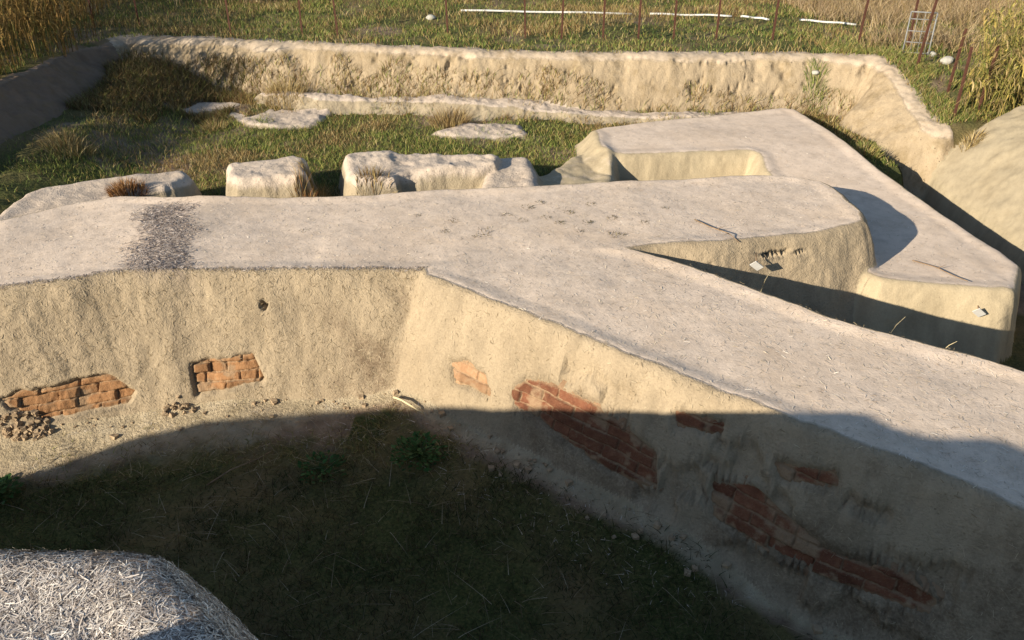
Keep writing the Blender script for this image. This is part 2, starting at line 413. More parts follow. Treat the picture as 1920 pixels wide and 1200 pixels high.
def plaster(name, top=(.605, .487, .380), face=(.318, .25, .166), stain=(.20, .15, .09), fib=1.0, rough_amt=1.0, speck=.5, weeds=0., topbump=.26):
    m, nt, b = newmat(name)
    pos = objcoord(nt)
    big = noise(nt, pos, 1.3, 5, .6); mid = noise(nt, pos, 7., 5, .65); fine = noise(nt, pos, 55., 4, .7)
    f1 = fibres(nt, pos, 70, 0.); f2 = fibres(nt, pos, 55, .8)
    # tops: pale weathered straw plaster
    dk = tuple(c*.80 for c in top); lt = tuple(min(c*1.10, .9) for c in top)
    ct = ramp(nt, mid, [(.30, dk), (.55, top), (.75, lt)])
    ct = mix(nt, math_(nt, 'MULTIPLY', f1, .20*fib), ct, tuple(c*.55 for c in top))
    ct = mix(nt, math_(nt, 'MULTIPLY', f2, .18*fib), ct, tuple(min(c*1.35, .92) for c in top))
    ct = mix(nt, math_(nt, 'MULTIPLY', rampf(nt, big, .47, .68), .45), ct, (top[0]*.80, top[1]*.76, top[2]*.70))
    ct = mix(nt, math_(nt, 'MULTIPLY', rampf(nt, noise(nt, pos, 3.1, 6, .7), .56, .70), .35), ct, (top[0]*.70, top[1]*.66, top[2]*.60))
    # faces: yellow clay with runs
    vs = mapping(nt, pos, (6., 6., 1.1))
    run = noise(nt, vs, 1.0, 5, .65)
    cf = ramp(nt, run, [(.28, tuple(c*.74 for c in face)), (.52, face), (.75, tuple(c*1.16 for c in face))])
    cf = mix(nt, math_(nt, 'MULTIPLY', rampf(nt, big, .50, .70), .35), cf, stain)
    cf = mix(nt, math_(nt, 'MULTIPLY', f2, .25*fib), cf, tuple(min(c*1.35, .9) for c in face))
    cf = mix(nt, math_(nt, 'MULTIPLY', f1, .30*fib), cf, tuple(c*.58 for c in face))
    at = attr(nt, 'top')
    jag = math_(nt, 'ADD', at.outputs['Fac'], math_(nt, 'MULTIPLY', math_(nt, 'SUBTRACT', mid, .5), .9))
    fac = rampf(nt, jag, .32, .68)
    c = mix(nt, fac, cf, ct)
    # dark specks: gravel, pits, rotted straw
    v = N(nt, 'ShaderNodeTexVoronoi'); v.inputs['Scale'].default_value = 26.; link(nt, pos, v.inputs['Vector'])
    sp = math_(nt, 'MULTIPLY', rampf(nt, v.outputs['Distance'], .10, .22, 1., 0.), rampf(nt, mid, .52, .66))
    c = mix(nt, math_(nt, 'MULTIPLY', sp, speck), c, (.10, .07, .045))
    v2 = N(nt, 'ShaderNodeTexVoronoi'); v2.inputs['Scale'].default_value = 62.; link(nt, pos, v2.inputs['Vector'])
    sp2 = math_(nt, 'MULTIPLY', rampf(nt, v2.outputs['Distance'], .14, .30, 1., 0.), rampf(nt, noise(nt, pos, 9., 4, .7), .48, .60))
    c = mix(nt, math_(nt, 'MULTIPLY', sp2, .55*min(1., speck*1.6)), c, (.17, .125, .085))
    ca = attr(nt, 'stain')
    st = math_(nt, 'MULTIPLY', ca.outputs['Fac'], rampf(nt, math_(nt, 'ADD', fine, math_(nt, 'MULTIPLY', mid, .6)), .55, .95))
    c = mix(nt, st, c, (.16, .125, .115))
    dv = math_(nt, 'MULTIPLY', attr(nt, 'browning').outputs['Fac'], rampf(nt, math_(nt, 'ADD', fine, mid), .75, 1.25))
    c = mix(nt, dv, c, (.105, .07, .043))
    if weeds:
        wv = math_(nt, 'MULTIPLY', rampf(nt, noise(nt, pos, 3.4, 5, .7), .5, .66), weeds)
        c = mix(nt, wv, c, (.15, .105, .045))
    link(nt, c, b.inputs['Base Color'])
    h = math_(nt, 'ADD', math_(nt, 'MULTIPLY', mid, .9), math_(nt, 'MULTIPLY', fine, .55))
    h = math_(nt, 'ADD', h, math_(nt, 'MULTIPLY', f2, .14*fib))
    h = math_(nt, 'SUBTRACT', h, math_(nt, 'MULTIPLY', f1, .12*fib))
    h = math_(nt, 'SUBTRACT', h, math_(nt, 'MULTIPLY', sp, .5))
    h = math_(nt, 'MULTIPLY', h, rampf(nt, fac, 0., 1., 1., topbump))
    bump(nt, b, h, .62*rough_amt, .022)
    return m

M_WALL = plaster('straw_plaster')
M_PLAT = plaster('smooth_plaster', top=(.60, .483, .378), face=(.37, .30, .195), fib=.55, rough_amt=.55, speck=.2)
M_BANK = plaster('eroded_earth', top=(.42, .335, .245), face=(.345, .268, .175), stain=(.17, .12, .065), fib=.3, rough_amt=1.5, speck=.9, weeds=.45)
M_LEFT = plaster('shade_darkened_earth', top=(.235, .17, .12), face=(.175, .122, .085), stain=(.12, .09, .065), fib=.3, rough_amt=1., speck=.5, weeds=.3)  # the left bank's shade is put into these darker earth colours
M_MOUND = plaster('dry_earth', top=(.305, .252, .170), face=(.305, .252, .168), stain=(.22, .175, .105), fib=.25, rough_amt=.9, speck=.35)
M_STUB = plaster('weathered_plaster', top=(.50, .41, .325), face=(.325, .265, .18), fib=.5, rough_amt=1.4, speck=.9, topbump=.9)
M_VIEW = plaster('straw_daub', top=(.56, .48, .41), face=(.56, .48, .41), stain=(.2, .16, .12), fib=1., rough_amt=1.3, speck=.6)

def ground_mat():
    m, nt, b = newmat('soil_and_turf'); pos = objcoord(nt)
    mid = noise(nt, pos, 5., 5, .65); fine = noise(nt, pos, 40., 5, .7); big = noise(nt, pos, .8, 4, .6)
    soil = ramp(nt, mid, [(.3, (.16, .11, .075)), (.55, (.27, .195, .13)), (.75, (.37, .285, .20))])
    soil = mix(nt, rampf(nt, fine, .5, .7), soil, (.24, .17, .11))
    turf = ramp(nt, fine, [(.3, (.034, .040, .013)), (.5, (.078, .086, .027)), (.7, (.155, .135, .05))])
    turf = mix(nt, rampf(nt, big, .45, .65), turf, mix(nt, fine, (.10, .075, .03), (.24, .175, .085)))
    g = math_(nt, 'ADD', attr(nt, 'grass').outputs['Fac'], math_(nt, 'MULTIPLY', math_(nt, 'SUBTRACT', mid, .5), .8))
    c = mix(nt, rampf(nt, g, .28, .58), soil, turf)
    sand = ramp(nt, mid, [(.3, (.30, .24, .15)), (.55, (.40, .325, .215)), (.75, (.46, .385, .27))])
    sand = mix(nt, rampf(nt, fine, .56, .72), sand, (.24, .18, .11))
    ap = math_(nt, 'ADD', attr(nt, 'apron').outputs['Fac'], math_(nt, 'MULTIPLY', math_(nt, 'SUBTRACT', mid, .5), .7))
    c = mix(nt, rampf(nt, ap, .3, .7), c, sand)
    link(nt, c, b.inputs['Base Color'])
    bump(nt, b, math_(nt, 'ADD', fine, mid), .9, .03)
    return m
M_GROUND = ground_mat()

def col_mat(name, rough=.85, trans=0.):
    m, nt, b = newmat(name)
    a = attr(nt, 'col')
    n = noise(nt, objcoord(nt), 30., 2, .5)
    c = mix(nt, math_(nt, 'MULTIPLY', rampf(nt, n, .35, .7), .35), a.outputs['Color'], mix(nt, 1., a.outputs['Color'], (.55, .5, .45), 'MULTIPLY'))
    link(nt, c, b.inputs['Base Color']); b.inputs['Roughness'].default_value = rough
    if trans:
        t = N(nt, 'ShaderNodeBsdfTranslucent'); link(nt, c, t.inputs[0])
        mx = N(nt, 'ShaderNodeMixShader'); mx.inputs[0].default_value = trans
        out = [n for n in nt.nodes if n.type == 'OUTPUT_MATERIAL'][0]
        link(nt, b.outputs[0], mx.inputs[1]); link(nt, t.outputs[0], mx.inputs[2]); link(nt, mx.outputs[0], out.inputs[0])
    return m
M_STRAW = col_mat('chopped_straw', .7)
M_GRASS = col_mat('grass_blades', .7, .25)
M_REED = col_mat('reed_leaves', .7, .25)
M_LEAF = col_mat('weed_leaves', .6, .2)

def solid(name, c1, c2, scale=20., rough=.8, bumpd=.004, metal=0.):
    m, nt, b = newmat(name); pos = N(nt, 'ShaderNodeTexCoord').outputs['Object']
    n = noise(nt, pos, scale, 5, .65)
    link(nt, ramp(nt, n, [(.3, c1), (.7, c2)]), b.inputs['Base Color'])
    b.inputs['Roughness'].default_value = rough; b.inputs['Metallic'].default_value = metal
    bump(nt, b, n, .6, bumpd)
    return m
def brick_mat(name, c1, c2, c3):
    m, nt, b = newmat(name); pos = objcoord(nt)
    n = noise(nt, pos, 14., 5, .7); f = noise(nt, pos, 90., 3, .7)
    c = ramp(nt, n, [(.28, c1), (.5, c2), (.72, c3)])
    a = attr(nt, 'col')
    c = mix(nt, 1., c, a.outputs['Color'], 'MULTIPLY')
    dm = rampf(nt, math_(nt, 'ADD', attr(nt, 'dust').outputs['Fac'], math_(nt, 'MULTIPLY', math_(nt, 'SUBTRACT', f, .5), .8)), .25, .95)
    c = mix(nt, math_(nt, 'MULTIPLY', dm, .85), c, (.29, .20, .12))
    c = mix(nt, math_(nt, 'MULTIPLY', rampf(nt, f, .58, .72), .45), c, (.33, .23, .14))
    link(nt, c, b.inputs['Base Color']); bump(nt, b, math_(nt, 'ADD', n, f), .8, .008)
    return m
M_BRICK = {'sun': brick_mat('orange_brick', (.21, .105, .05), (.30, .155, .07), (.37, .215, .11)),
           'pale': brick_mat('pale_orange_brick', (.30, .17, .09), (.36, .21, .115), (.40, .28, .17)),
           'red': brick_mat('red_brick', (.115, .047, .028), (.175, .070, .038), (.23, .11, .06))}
M_RUST = solid('rusty_iron', (.05, .021, .014), (.10, .045, .03), 30., .75)
M_WIRE = solid('galvanised_wire', (.25, .22, .2), (.35, .32, .3), 30., .6)
M_GREYM = solid('grey_painted_metal', (.15, .15, .15), (.24, .24, .23), 12., .5)
M_WHITE = solid('white_plastic', (.46, .45, .42), (.58, .57, .54), 8., .45, .001)
M_STONE = solid('pale_stone', (.30, .285, .24), (.42, .40, .35), 10., .9, .02)
M_CARD = solid('white_card', (.42, .40, .37), (.50, .485, .45), 15., .7, .001)
M_WOOD = solid('dry_wood', (.14, .09, .055), (.30, .21, .13), 25., .85)
M_PALEWOOD = solid('bleached_wood', (.45, .36, .2), (.62, .52, .32), 25., .85)
M_CLOD = solid('earth_clod', (.22, .155, .095), (.40, .30, .19), 18., .95, .01)

# ------------------------------------------------------------------ straw pieces lying in the plaster
def straw_pieces(n, cond, bbox, length, width, palette, lift=.003, tilt=.25, seed=1):
    r = np.random.default_rng(seed)
    x = r.uniform(bbox[0], bbox[1], n); y = r.uniform(bbox[2], bbox[3], n)
    k = cond(x, y); x, y = x[k], y[k]; n = len(x)
    i = np.clip(np.searchsorted(XS, x), 0, NX-1); j = np.clip(np.searchsorted(YS, y), 0, NY-1)
    nn = np.stack([nx[i, j], ny[i, j], nz[i, j]], 1)
    off = np.stack([PX[i, j]-X[i, j], PY[i, j]-Y[i, j]], 1)
    p = np.stack([PX[i, j]+(x-X[i, j]), PY[i, j]+(y-Y[i, j]), PZ[i, j]], 1)
    # move the point along the tangent plane
    dz = -(nn[:, 0]*(p[:, 0]-PX[i, j])+nn[:, 1]*(p[:, 1]-PY[i, j]))/np.maximum(nn[:, 2], .15)
    p[:, 2] += np.clip(dz, -.05, .05)
    a = r.normal(0, 1, (n, 3)); t = a-(a*nn).sum(1, keepdims=True)*nn; t /= np.linalg.norm(t, axis=1, keepdims=True)
    t = t+nn*r.normal(0, tilt, (n, 1))*.5; t /= np.linalg.norm(t, axis=1, keepdims=True)
    s = np.cross(nn, t); s /= np.linalg.norm(s, axis=1, keepdims=True)
    s = s+nn*r.normal(0, tilt, (n, 1))
    L = (length*r.uniform(.5, 1.5, n))[:, None]; Wd = (width*r.uniform(.6, 1.4, n))[:, None]
    c = p+nn*lift*r.uniform(.4, 1.8, (n, 1))
    bow = nn*L*r.normal(.0, .025, (n, 1))+s*L*r.normal(0, .035, (n, 1))
    flip = (np.cross(s, t)[:, 2:3] < 0); s = np.where(flip, -s, s)
    V = np.stack([c-t*L/2-s*Wd/2, c-t*L/2+s*Wd/2, c+bow-s*Wd/2, c+bow+s*Wd/2, c+t*L/2-s*Wd*.4, c+t*L/2+s*Wd*.4], 1).reshape(-1, 3)
    b = np.arange(n)[:, None]*6
    Q = np.concatenate([b+np.array([0, 1, 3, 2]), b+np.array([2, 3, 5, 4])], 0)
    pal = np.array(palette); cc = pal[r.integers(0, len(pal), n)]*r.uniform(.75, 1.2, (n, 1))
    return V, Q, np.repeat(cc, 6, 0)

STRAW_PALE = [(.62, .55, .47), (.70, .63, .53), (.50, .43, .35), (.40, .33, .25), (.66, .56, .40)]
STRAW_FACE = [(.38, .30, .19), (.33, .26, .16), (.45, .37, .25), (.22, .16, .09)]
STRAW_DARK = [(.26, .215, .19), (.36, .31, .28), (.17, .135, .12), (.50, .43, .37)]

# stains, browner areas and patches
xd = (X+3.36-.53*(7.29-Y)/1.44)
patch = .75*sstep(.36, .08, np.abs(xd+.0*Y+.12*fbm(X, Y, None, 3, 3, 180)))*sstep(7.5, 7.2, Y)*sstep(5.78, 5.92, Y)*(owner == 5)
fdd = fbm(X, Y, Z, 2.6, 4, 182)
browning = 1.0*sstep(-.1, .35, fdd-.1*sstep(.2, .7, Z))*np.exp(-((X+1.12)/.42)**2)*(owner == 5)*steep  # brown damp stain beside the inner corner
diag_brown = .8*sstep(-.15, .35, fbm(u6, Z, None, 2.2, 4, 183)+.55*sstep(.7, .25, Z)-.2)*(owner == 6)*sstep(1.0, 1.6, u6)*steep  # diagonal face: browner towards the bottom, broken up by noise
DIAG_BROWN = diag_brown
STAIN = np.clip(patch*.95, 0, 1); BROWNING = np.clip(np.maximum(browning, DIAG_BROWN), 0, 1)

def relief_object(i, name, mats, straws=()):
    own = owner
    a = own[:-1, :-1]; b = own[1:, :-1]; c = own[1:, 1:]; d = own[:-1, 1:]
    face = np.maximum(np.maximum(a, b), np.maximum(c, d)) if i != 0 else None
    fo = FACEOWN
    I, J = np.nonzero(fo == i)
    idx = np.arange(NX*NY).reshape(NX, NY)
    q = np.stack([idx[I, J], idx[I+1, J], idx[I+1, J+1], idx[I, J+1]], 1)
    used, inv = np.unique(q, return_inverse=True); q = inv.reshape(q.shape)
    V = np.stack([PX.ravel()[used], PY.ravel()[used], PZ.ravel()[used]], 1)
    Nn = np.stack([nx.ravel()[used], ny.ravel()[used], nz.ravel()[used]], 1)
    at = dict(top=TOP.ravel()[used], grass=GR.ravel()[used], stain=STAIN.ravel()[used], browning=BROWNING.ravel()[used], apron=APR.ravel()[used], col=np.full((len(used), 3), .4))
    mi = np.zeros(len(q), np.int32)
    for (sv, sq, sc) in straws:
        off = len(V)
        V = np.concatenate([V, sv]); q = np.concatenate([q, sq+off]); mi = np.concatenate([mi, np.ones(len(sq), np.int32)])
        e1 = sv.reshape(-1, 6, 3)
        fn = np.cross(e1[:, 1]-e1[:, 0], e1[:, 4]-e1[:, 0]); fn /= np.linalg.norm(fn, axis=1, keepdims=True)+1e-12
        fn *= np.sign(fn[:, 2:3]+1e-6)
        Nn = np.concatenate([Nn, np.repeat(fn, 6, 0)])
        m = len(sv)
        for k in ('top', 'grass', 'stain', 'apron', 'browning'): at[k] = np.concatenate([at[k], np.zeros(m)])
        at['col'] = np.concatenate([at['col'], sc])
    return build_mesh(name, V, q, None, mats, mi, at, True, Nn)

own4 = np.stack([owner[:-1, :-1], owner[1:, :-1], owner[1:, 1:], owner[:-1, 1:]])
FACEOWN = own4.max(0)
FACEOWN[(own4.min(0) == 0) & ((own4 == 0).sum(0) >= 3)] = 0

def keep_largest(fo, ids):
    """each relief thing stays one connected piece; stray cells go back to the ground"""
    for t in ids:
        cells = set(map(tuple, np.argwhere(fo == t))); comps = []
        while cells:
            st = [cells.pop()]; comp = [st[0]]
            while st:
                a, b = st.pop()
                for q in ((a+1, b), (a-1, b), (a, b+1), (a, b-1)):
                    if q in cells: cells.remove(q); st.append(q); comp.append(q)
            comps.append(comp)
        comps.sort(key=len)
        for comp in comps[:-1]:
            for a, b in comp: fo[a, b] = 0
keep_largest(FACEOWN, (1, 2, 3, 9, 10, 11, 12, 13, 14, 15, 16))

def own_is(i, topmin=None, topmax=None, extra=None):
    def f(x, y):
        k = near(owner, x, y) == i
        if topmin is not None: k &= near(TOP, x, y) > topmin
        if topmax is not None: k &= near(TOP, x, y) < topmax
        k &= near(PD, x, y) > .02
        if extra is not None: k &= extra(x, y)
        return k
    return f
def on_patch(x, y): return np.random.default_rng(3).uniform(0, 1, len(x)) < near(patch, x, y)
def off_patch(x, y): return near(patch, x, y) < .5

S_MOUND = straw_pieces(170000, own_is(4), (-2.4, .3, .75, 2.0), .034, .0023,
                       [(.58, .515, .455), (.66, .59, .51), (.47, .41, .36), (.36, .31, .27), (.80, .73, .64), (.24, .20, .17)], .005, .16, 11)
S_CROSS = [straw_pieces(9000, own_is(5, .5, None, off_patch), (-5.4, 3.4, 5.6, 8.3), .03, .0032, STRAW_PALE, .003, .2, 12),
           straw_pieces(11000, own_is(5, None, .5), (-5.0, 1.0, 5.3, 6.1), .032, .0028, STRAW_FACE, .003, .25, 13),
           straw_pieces(30000, own_is(5, .3, None, on_patch), (-4.2, -2.2, 5.7, 7.6), .034, .0042, STRAW_DARK, .005, .35, 14)]
S_CROSS.append(straw_pieces(16000, own_is(5, .1, .9), (-5., 0., 5.4, 6.05), .028, .003, STRAW_DARK+[(.28, .2, .12)], .004, .35, 19))
S_DIAG = [straw_pieces(10000, own_is(6, .5), (-1., 3.8, 2.6, 6.8), .032, .003, STRAW_PALE, .003, .2, 15),
          straw_pieces(9000, own_is(6, None, .5), (-1.2, 3.2, 2.6, 6.1), .03, .0024, STRAW_FACE, .004, .3, 16)]
S_PLAT = [straw_pieces(5000, own_is(7, .5), (1, 5, 6.3, 11.9), .03, .003, STRAW_PALE, .003, .2, 17)]

ground = relief_object(0, 'ground', [M_GROUND]); tag(ground, None, None, None, 'structure')
OBJ = {}
def relief(i, name, mat, label, cat, straws=(), group=None):
    o = relief_object(i, name, [mat, M_STRAW], straws); OBJ[i] = o
    return tag(o, label, cat, group)
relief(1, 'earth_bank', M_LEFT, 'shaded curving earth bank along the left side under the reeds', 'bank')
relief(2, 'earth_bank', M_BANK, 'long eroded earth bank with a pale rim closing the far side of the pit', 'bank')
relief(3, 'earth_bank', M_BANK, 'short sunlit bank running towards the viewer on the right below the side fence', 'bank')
relief(4, 'straw_mound', M_VIEW, 'near rounded mound thick with chopped straw in the lower left corner', 'mound', [S_MOUND])
relief(5, 'mud_plastered_wall', M_WALL, 'broad mud plastered wall crossing the pit from left to right with a dark straw patch on top', 'wall', S_CROSS)
relief(6, 'mud_plastered_wall', M_WALL, 'wide mud plastered wall running diagonally to the lower right, half in shadow over red brickwork', 'wall', S_DIAG)
relief(7, 'earth_platform', M_PLAT, 'large flat plastered platform on the right with a sunken trough in front', 'platform', S_PLAT)
relief(8, 'earth_mound', M_MOUND, 'smooth sunlit earth mound at the right edge behind the dark trench', 'mound')
relief(9, 'wall_stub', M_STUB, 'low worn wall stub at the left holding the round russet bush', 'wall stub')
relief(10, 'wall_stub', M_STUB, 'square free-standing wall block with dry grass growing down its right side', 'wall stub')
relief(11, 'wall_stub', M_STUB, 'long stepped wall stub with a grassy hollow in its front face', 'wall stub')
relief(12, 'wall_stub', M_STUB, 'small ramp shaped wall stub sloping down to the cross wall beside the platform', 'wall stub')
relief(13, 'low_foundation', M_STUB, 'low pale foundation patch half in the shade of the left bank', 'foundation')
relief(14, 'low_foundation', M_STUB, 'low pale foundation slab in the turf behind the square wall block', 'foundation')
relief(15, 'low_foundation', M_STUB, 'low pale foundation slab in the turf nearest to the platform', 'foundation')
relief(16, 'low_ledge_wall', M_STUB, 'long low ledge wall running along the foot of the far bank', 'wall')

# ------------------------------------------------------------------ exposed bricks in the recesses
def surf0(x, y):
    i = np.clip(np.searchsorted(XS, x)-1, 0, NX-2); j = np.clip(np.searchsorted(YS, y)-1, 0, NY-2)
    fx = (x-XS[i])/(XS[i+1]-XS[i]); fy = (y-YS[j])/(YS[j+1]-YS[j])
    return Z0[i, j]*(1-fx)*(1-fy)+Z0[i+1, j]*fx*(1-fy)+Z0[i, j+1]*(1-fx)*fy+Z0[i+1, j+1]*fx*fy
def face_shift(u, z, U, Nn, b):
    """how far the finished wall face stands out from the ideal battered plane"""
    d = np.linspace(-.25, .75, 200)
    zz = surf0(O0[0]+U[0]*u+Nn[0]*d, O0[1]+U[1]*u+Nn[1]*d)
    k = np.nonzero(zz < z)[0]
    return (d[k[0]] if len(k) else .5)-max((T-z)*b, 0)
def face_point(u, z, U, Nn, b, depth, shift=0.):
    d = max((T-z)*b, 0)+shift
    k = math.sqrt(1+b*b)
    return (O0[0]+U[0]*u+Nn[0]*(d-depth/k), O0[1]+U[1]*u+Nn[1]*(d-depth/k), z-depth*b/k)
def in_poly(P, u, z):
    return float(sdpoly(P, np.array([u]), np.array([z]))[0])
for pi, (oid, U, Nn, b, poly, tone) in enumerate(PATCH):
    us = [p[0] for p in poly]; zs = [p[1] for p in poly]
    st = .007; u0, u1, z0, z1 = min(us)-.07, max(us)+.07, min(zs)-.06, max(zs)+.06
    ug = np.arange(u0, u1, st); zg = np.arange(z0, z1, st)
    Ug, Zg = np.meshgrid(ug, zg, indexing='ij')
    rr = np.random.default_rng(70+pi)
    slant = .06 if oid == 5 else -.02
    pitch = .078; warp = .006*fbm(Ug, Zg, None, 9., 2, 190+pi)
    zr = (Zg-z0-slant*(Ug-u0)+warp)/pitch; row = np.floor(zr).astype(int); fr = zr-row
    Lb = .29; off = np.where(row % 2 == 0, 0, .5)+.12*_hash(row, row*0, row*0, 5+pi)
    cr = (Ug+warp)/Lb+off; colm = np.floor(cr).astype(int); fc = cr-colm
    # some bricks are halves
    half = _hash(colm, row, row*0, 9+pi) > .35
    fc2 = np.where(half, (fc*2) % 1, fc); Ll = np.where(half, Lb/2, Lb); cid = colm*2+np.where(half & (fc > .5), 1, 0)
    e = np.minimum(np.minimum(fr, 1-fr)*pitch, np.minimum(fc2, 1-fc2)*Ll)
    e = e+.004*fbm(Ug, Zg, None, 40., 2, 195+pi)
    joint = 1-sstep(.002, .010 if tone == 'sun' else .009, e)
    rnd = _hash(cid, row, row*0, 31+pi); gone = _hash(cid, row, row*0, 47+pi) > (.80 if tone == 'sun' else .86)
    dep = (.024 if tone == 'sun' else .020)+.011*rnd+.010*fbm(Ug, Zg, None, 16., 4, 200+pi)+joint*(.022 if tone == 'sun' else .017)+gone*.026
    q = sdpoly(poly, Ug, Zg)+.02*fbm(Ug, Zg, None, 12., 3, 205+pi)
    dep = dep+np.clip(q+.015, 0, 1)*.55                      # sinks below the plaster at the outline
    # follow the real face
    us_c = np.arange(u0, u1+.03, .03); zs_c = np.arange(z0, z1+.04, .04)
    SH = np.array([[face_shift(a, c, U, Nn, b) for c in zs_c] for a in us_c])
    i = np.clip(((Ug-u0)/.03).astype(int), 0, len(us_c)-2); j = np.clip(((Zg-z0)/.04).astype(int), 0, len(zs_c)-2)
    fx = np.clip((Ug-u0)/.03-i, 0, 1); fy = np.clip((Zg-z0)/.04-j, 0, 1)
    sh = SH[i, j]*(1-fx)*(1-fy)+SH[i+1, j]*fx*(1-fy)+SH[i, j+1]*(1-fx)*fy+SH[i+1, j+1]*fx*fy
    k = math.sqrt(1+b*b); d = np.maximum((T-Zg)*b, 0)+sh-dep/k
    V = np.stack([O0[0]+U[0]*Ug+Nn[0]*d, O0[1]+U[1]*Ug+Nn[1]*d, Zg-dep*b/k], -1)
    shade = (.88+.2*rnd)[..., None]*np.ones(3)
    dust = np.clip(joint*.9+sstep(-.03, .01, q)*.8+sstep(.0, .45, fbm(Ug, Zg, None, 7., 4, 210+pi))*.9, 0, 1)
    n1, n2 = Ug.shape; idx = np.arange(n1*n2).reshape(n1, n2)
    keep = (q[:-1, :-1] < .055)
    I, J = np.nonzero(keep)
    Q = np.stack([idx[I, J], idx[I+1, J], idx[I+1, J+1], idx[I, J+1]], 1)
    used, inv = np.unique(Q, return_inverse=True)
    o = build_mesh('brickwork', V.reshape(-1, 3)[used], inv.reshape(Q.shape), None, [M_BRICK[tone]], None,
                   dict(col=shade.reshape(-1, 3)[used], dust=dust.ravel()[used]), True, None, OBJ[oid])
    o['label'] = ['long exposed patch of orange brick low on the left face', 'small square of orange brick with a ragged left edge',
                  'small pale orange brick patch beside the inner corner', 'long red brick patch crossing the shadow edge',
                  'longest red brick patch low in the shade', 'thin strip of red brick under the upper edge in shade', 'short strip of broken red brick in the shade'][pi]

# ------------------------------------------------------------------ blades (grass, reeds)
def blades(P, h, w, lean, cols, seed=0, seg=3, droop=0.0, twist=None):
    r = np.random.default_rng(seed); n = len(P)
    a = r.uniform(0, 2*np.pi, n); side = np.stack([np.cos(a), np.sin(a), np.zeros(n)], 1)
    la = r.uniform(0, 2*np.pi, n) if twist is None else twist
    ld = np.stack([np.cos(la), np.sin(la), np.zeros(n)], 1)
    V = []; hh = h[:, None]; ll = lean[:, None]; ww = w[:, None]
    for k in range(seg+1):
        t = k/seg
        c = P+np.array([0, 0, 1.])*hh*(t-droop*t**3)+ld*hh*ll*t**1.8
        wd = ww*(1-.85*t**1.5) if k < seg else ww*.04
        V += [c-side*wd/2, c+side*wd/2]
    V = np.stack(V, 1).reshape(-1, 3); m = 2*(seg+1)
    b = np.arange(n)[:, None]*m
    Q = np.concatenate([b+np.array([2*k, 2*k+1, 2*k+3, 2*k+2]) for k in range(seg)], 0)
    return V, Q, np.repeat(cols, m, 0)

def pick(pal, n, r, lo=.7, hi=1.2):
    pal = np.array(pal); return pal[r.integers(0, len(pal), n)]*r.uniform(lo, hi, (n, 1))
GREEN = [(.13, .185, .04), (.16, .21, .05), (.10, .15, .035)]
YGREEN = [(.27, .29, .075), (.35, .33, .10), (.22, .25, .06)]
STRAWC = [(.42, .32, .14), (.36, .26, .10), (.30, .20, .08), (.48, .38, .2)]
BROWN = [(.20, .12, .05), (.26, .16, .07), (.15, .09, .04)]

def scatter(n, bbox, cond, seed):
    r = np.random.default_rng(seed)
    x = r.uniform(bbox[0], bbox[1], n); y = r.uniform(bbox[2], bbox[3], n)
    k = cond(x, y, r); x, y = x[k], y[k]
    return np.stack([x, y, surf(x, y)-.004], 1), r

def own0(x, y): return near(owner, x, y) == 0
def parts_join(L):
    V = []; Q = []; C = []; o = 0
    for v, q, c in L:
        V.append(v); Q.append(q+o); C.append(c); o += len(v)
    return np.concatenate(V), np.concatenate(Q), np.concatenate(C)

def mixcol(n, r, weights_pals):
    u = r.uniform(0, 1, n); out = np.zeros((n, 3)); lo = 0
    for wgt, pal in weights_pals:
        k = (u >= lo) & (u < lo+wgt); out[k] = pick(pal, k.sum(), r); lo += wgt
    k = u >= lo
    if k.any(): out[k] = pick(weights_pals[-1][1], k.sum(), r)
    return out

# field turf beyond the banks
P, r = scatter(150000, (-9, 9.5, 9.0, 18.3), lambda x, y, r: (near(din, x, y) < -.16) & (near(owner, x, y) <= 3) &
               (r.uniform(0, 1, len(x)) < .25+.9*sstep(-.25, .35, fbm(x, y, None, 1.3, 3, 200))) & (np.abs(x) < y*.72), 201)
n = len(P); patchv = fbm(P[:, 0], P[:, 1], None, .55, 3, 202)+.12*(P[:, 1]-15)*.5-.12*sstep(2, 6, P[:, 0])*-1
dry = sstep(-.05, .5, patchv)
u = r.uniform(0, 1, n)
C = np.where((u < .30+.55*dry)[:, None], mixcol(n, r, [(.7, STRAWC), (.3, BROWN)]), mixcol(n, r, [(.6, GREEN), (.4, YGREEN)]))
g1 = blades(P, r.uniform(.03, .10, n)*(1+.5*dry), r.uniform(.006, .014, n), r.uniform(.2, 1.1, n), C, 203, 2)
o = build_mesh('field_grass', g1[0], g1[1], None, [M_GRASS], None, dict(col=g1[2])); tag(o, 'short patchy green and straw coloured turf on the field beyond the pit', 'grass', None, 'stuff')

# a greener strip along the rim of the right bank
P, r = scatter(60000, (4.6, 7.4, 8.9, 14.), lambda x, y, r: (near(din, x, y) < -.22) & (near(din, x, y) > -.75-.3*vnoise(x*2, y*2, None, 5)) & (near(owner, x, y) <= 3) & (x > 4.9) &
               (r.uniform(0, 1, len(x)) < .75), 211)
n = len(P); C = mixcol(n, r, [(.3, GREEN), (.35, YGREEN), (.35, STRAWC)])
g2 = blades(P, r.uniform(.03, .10, n), r.uniform(.006, .012, n), r.uniform(.3, 1.3, n), C, 212, 2)
o = build_mesh('verge_grass', g2[0], g2[1], None, [M_GRASS], None, dict(col=g2[2])); tag(o, 'fresh green grass strip between the right bank and the side fence', 'grass', None, 'stuff')

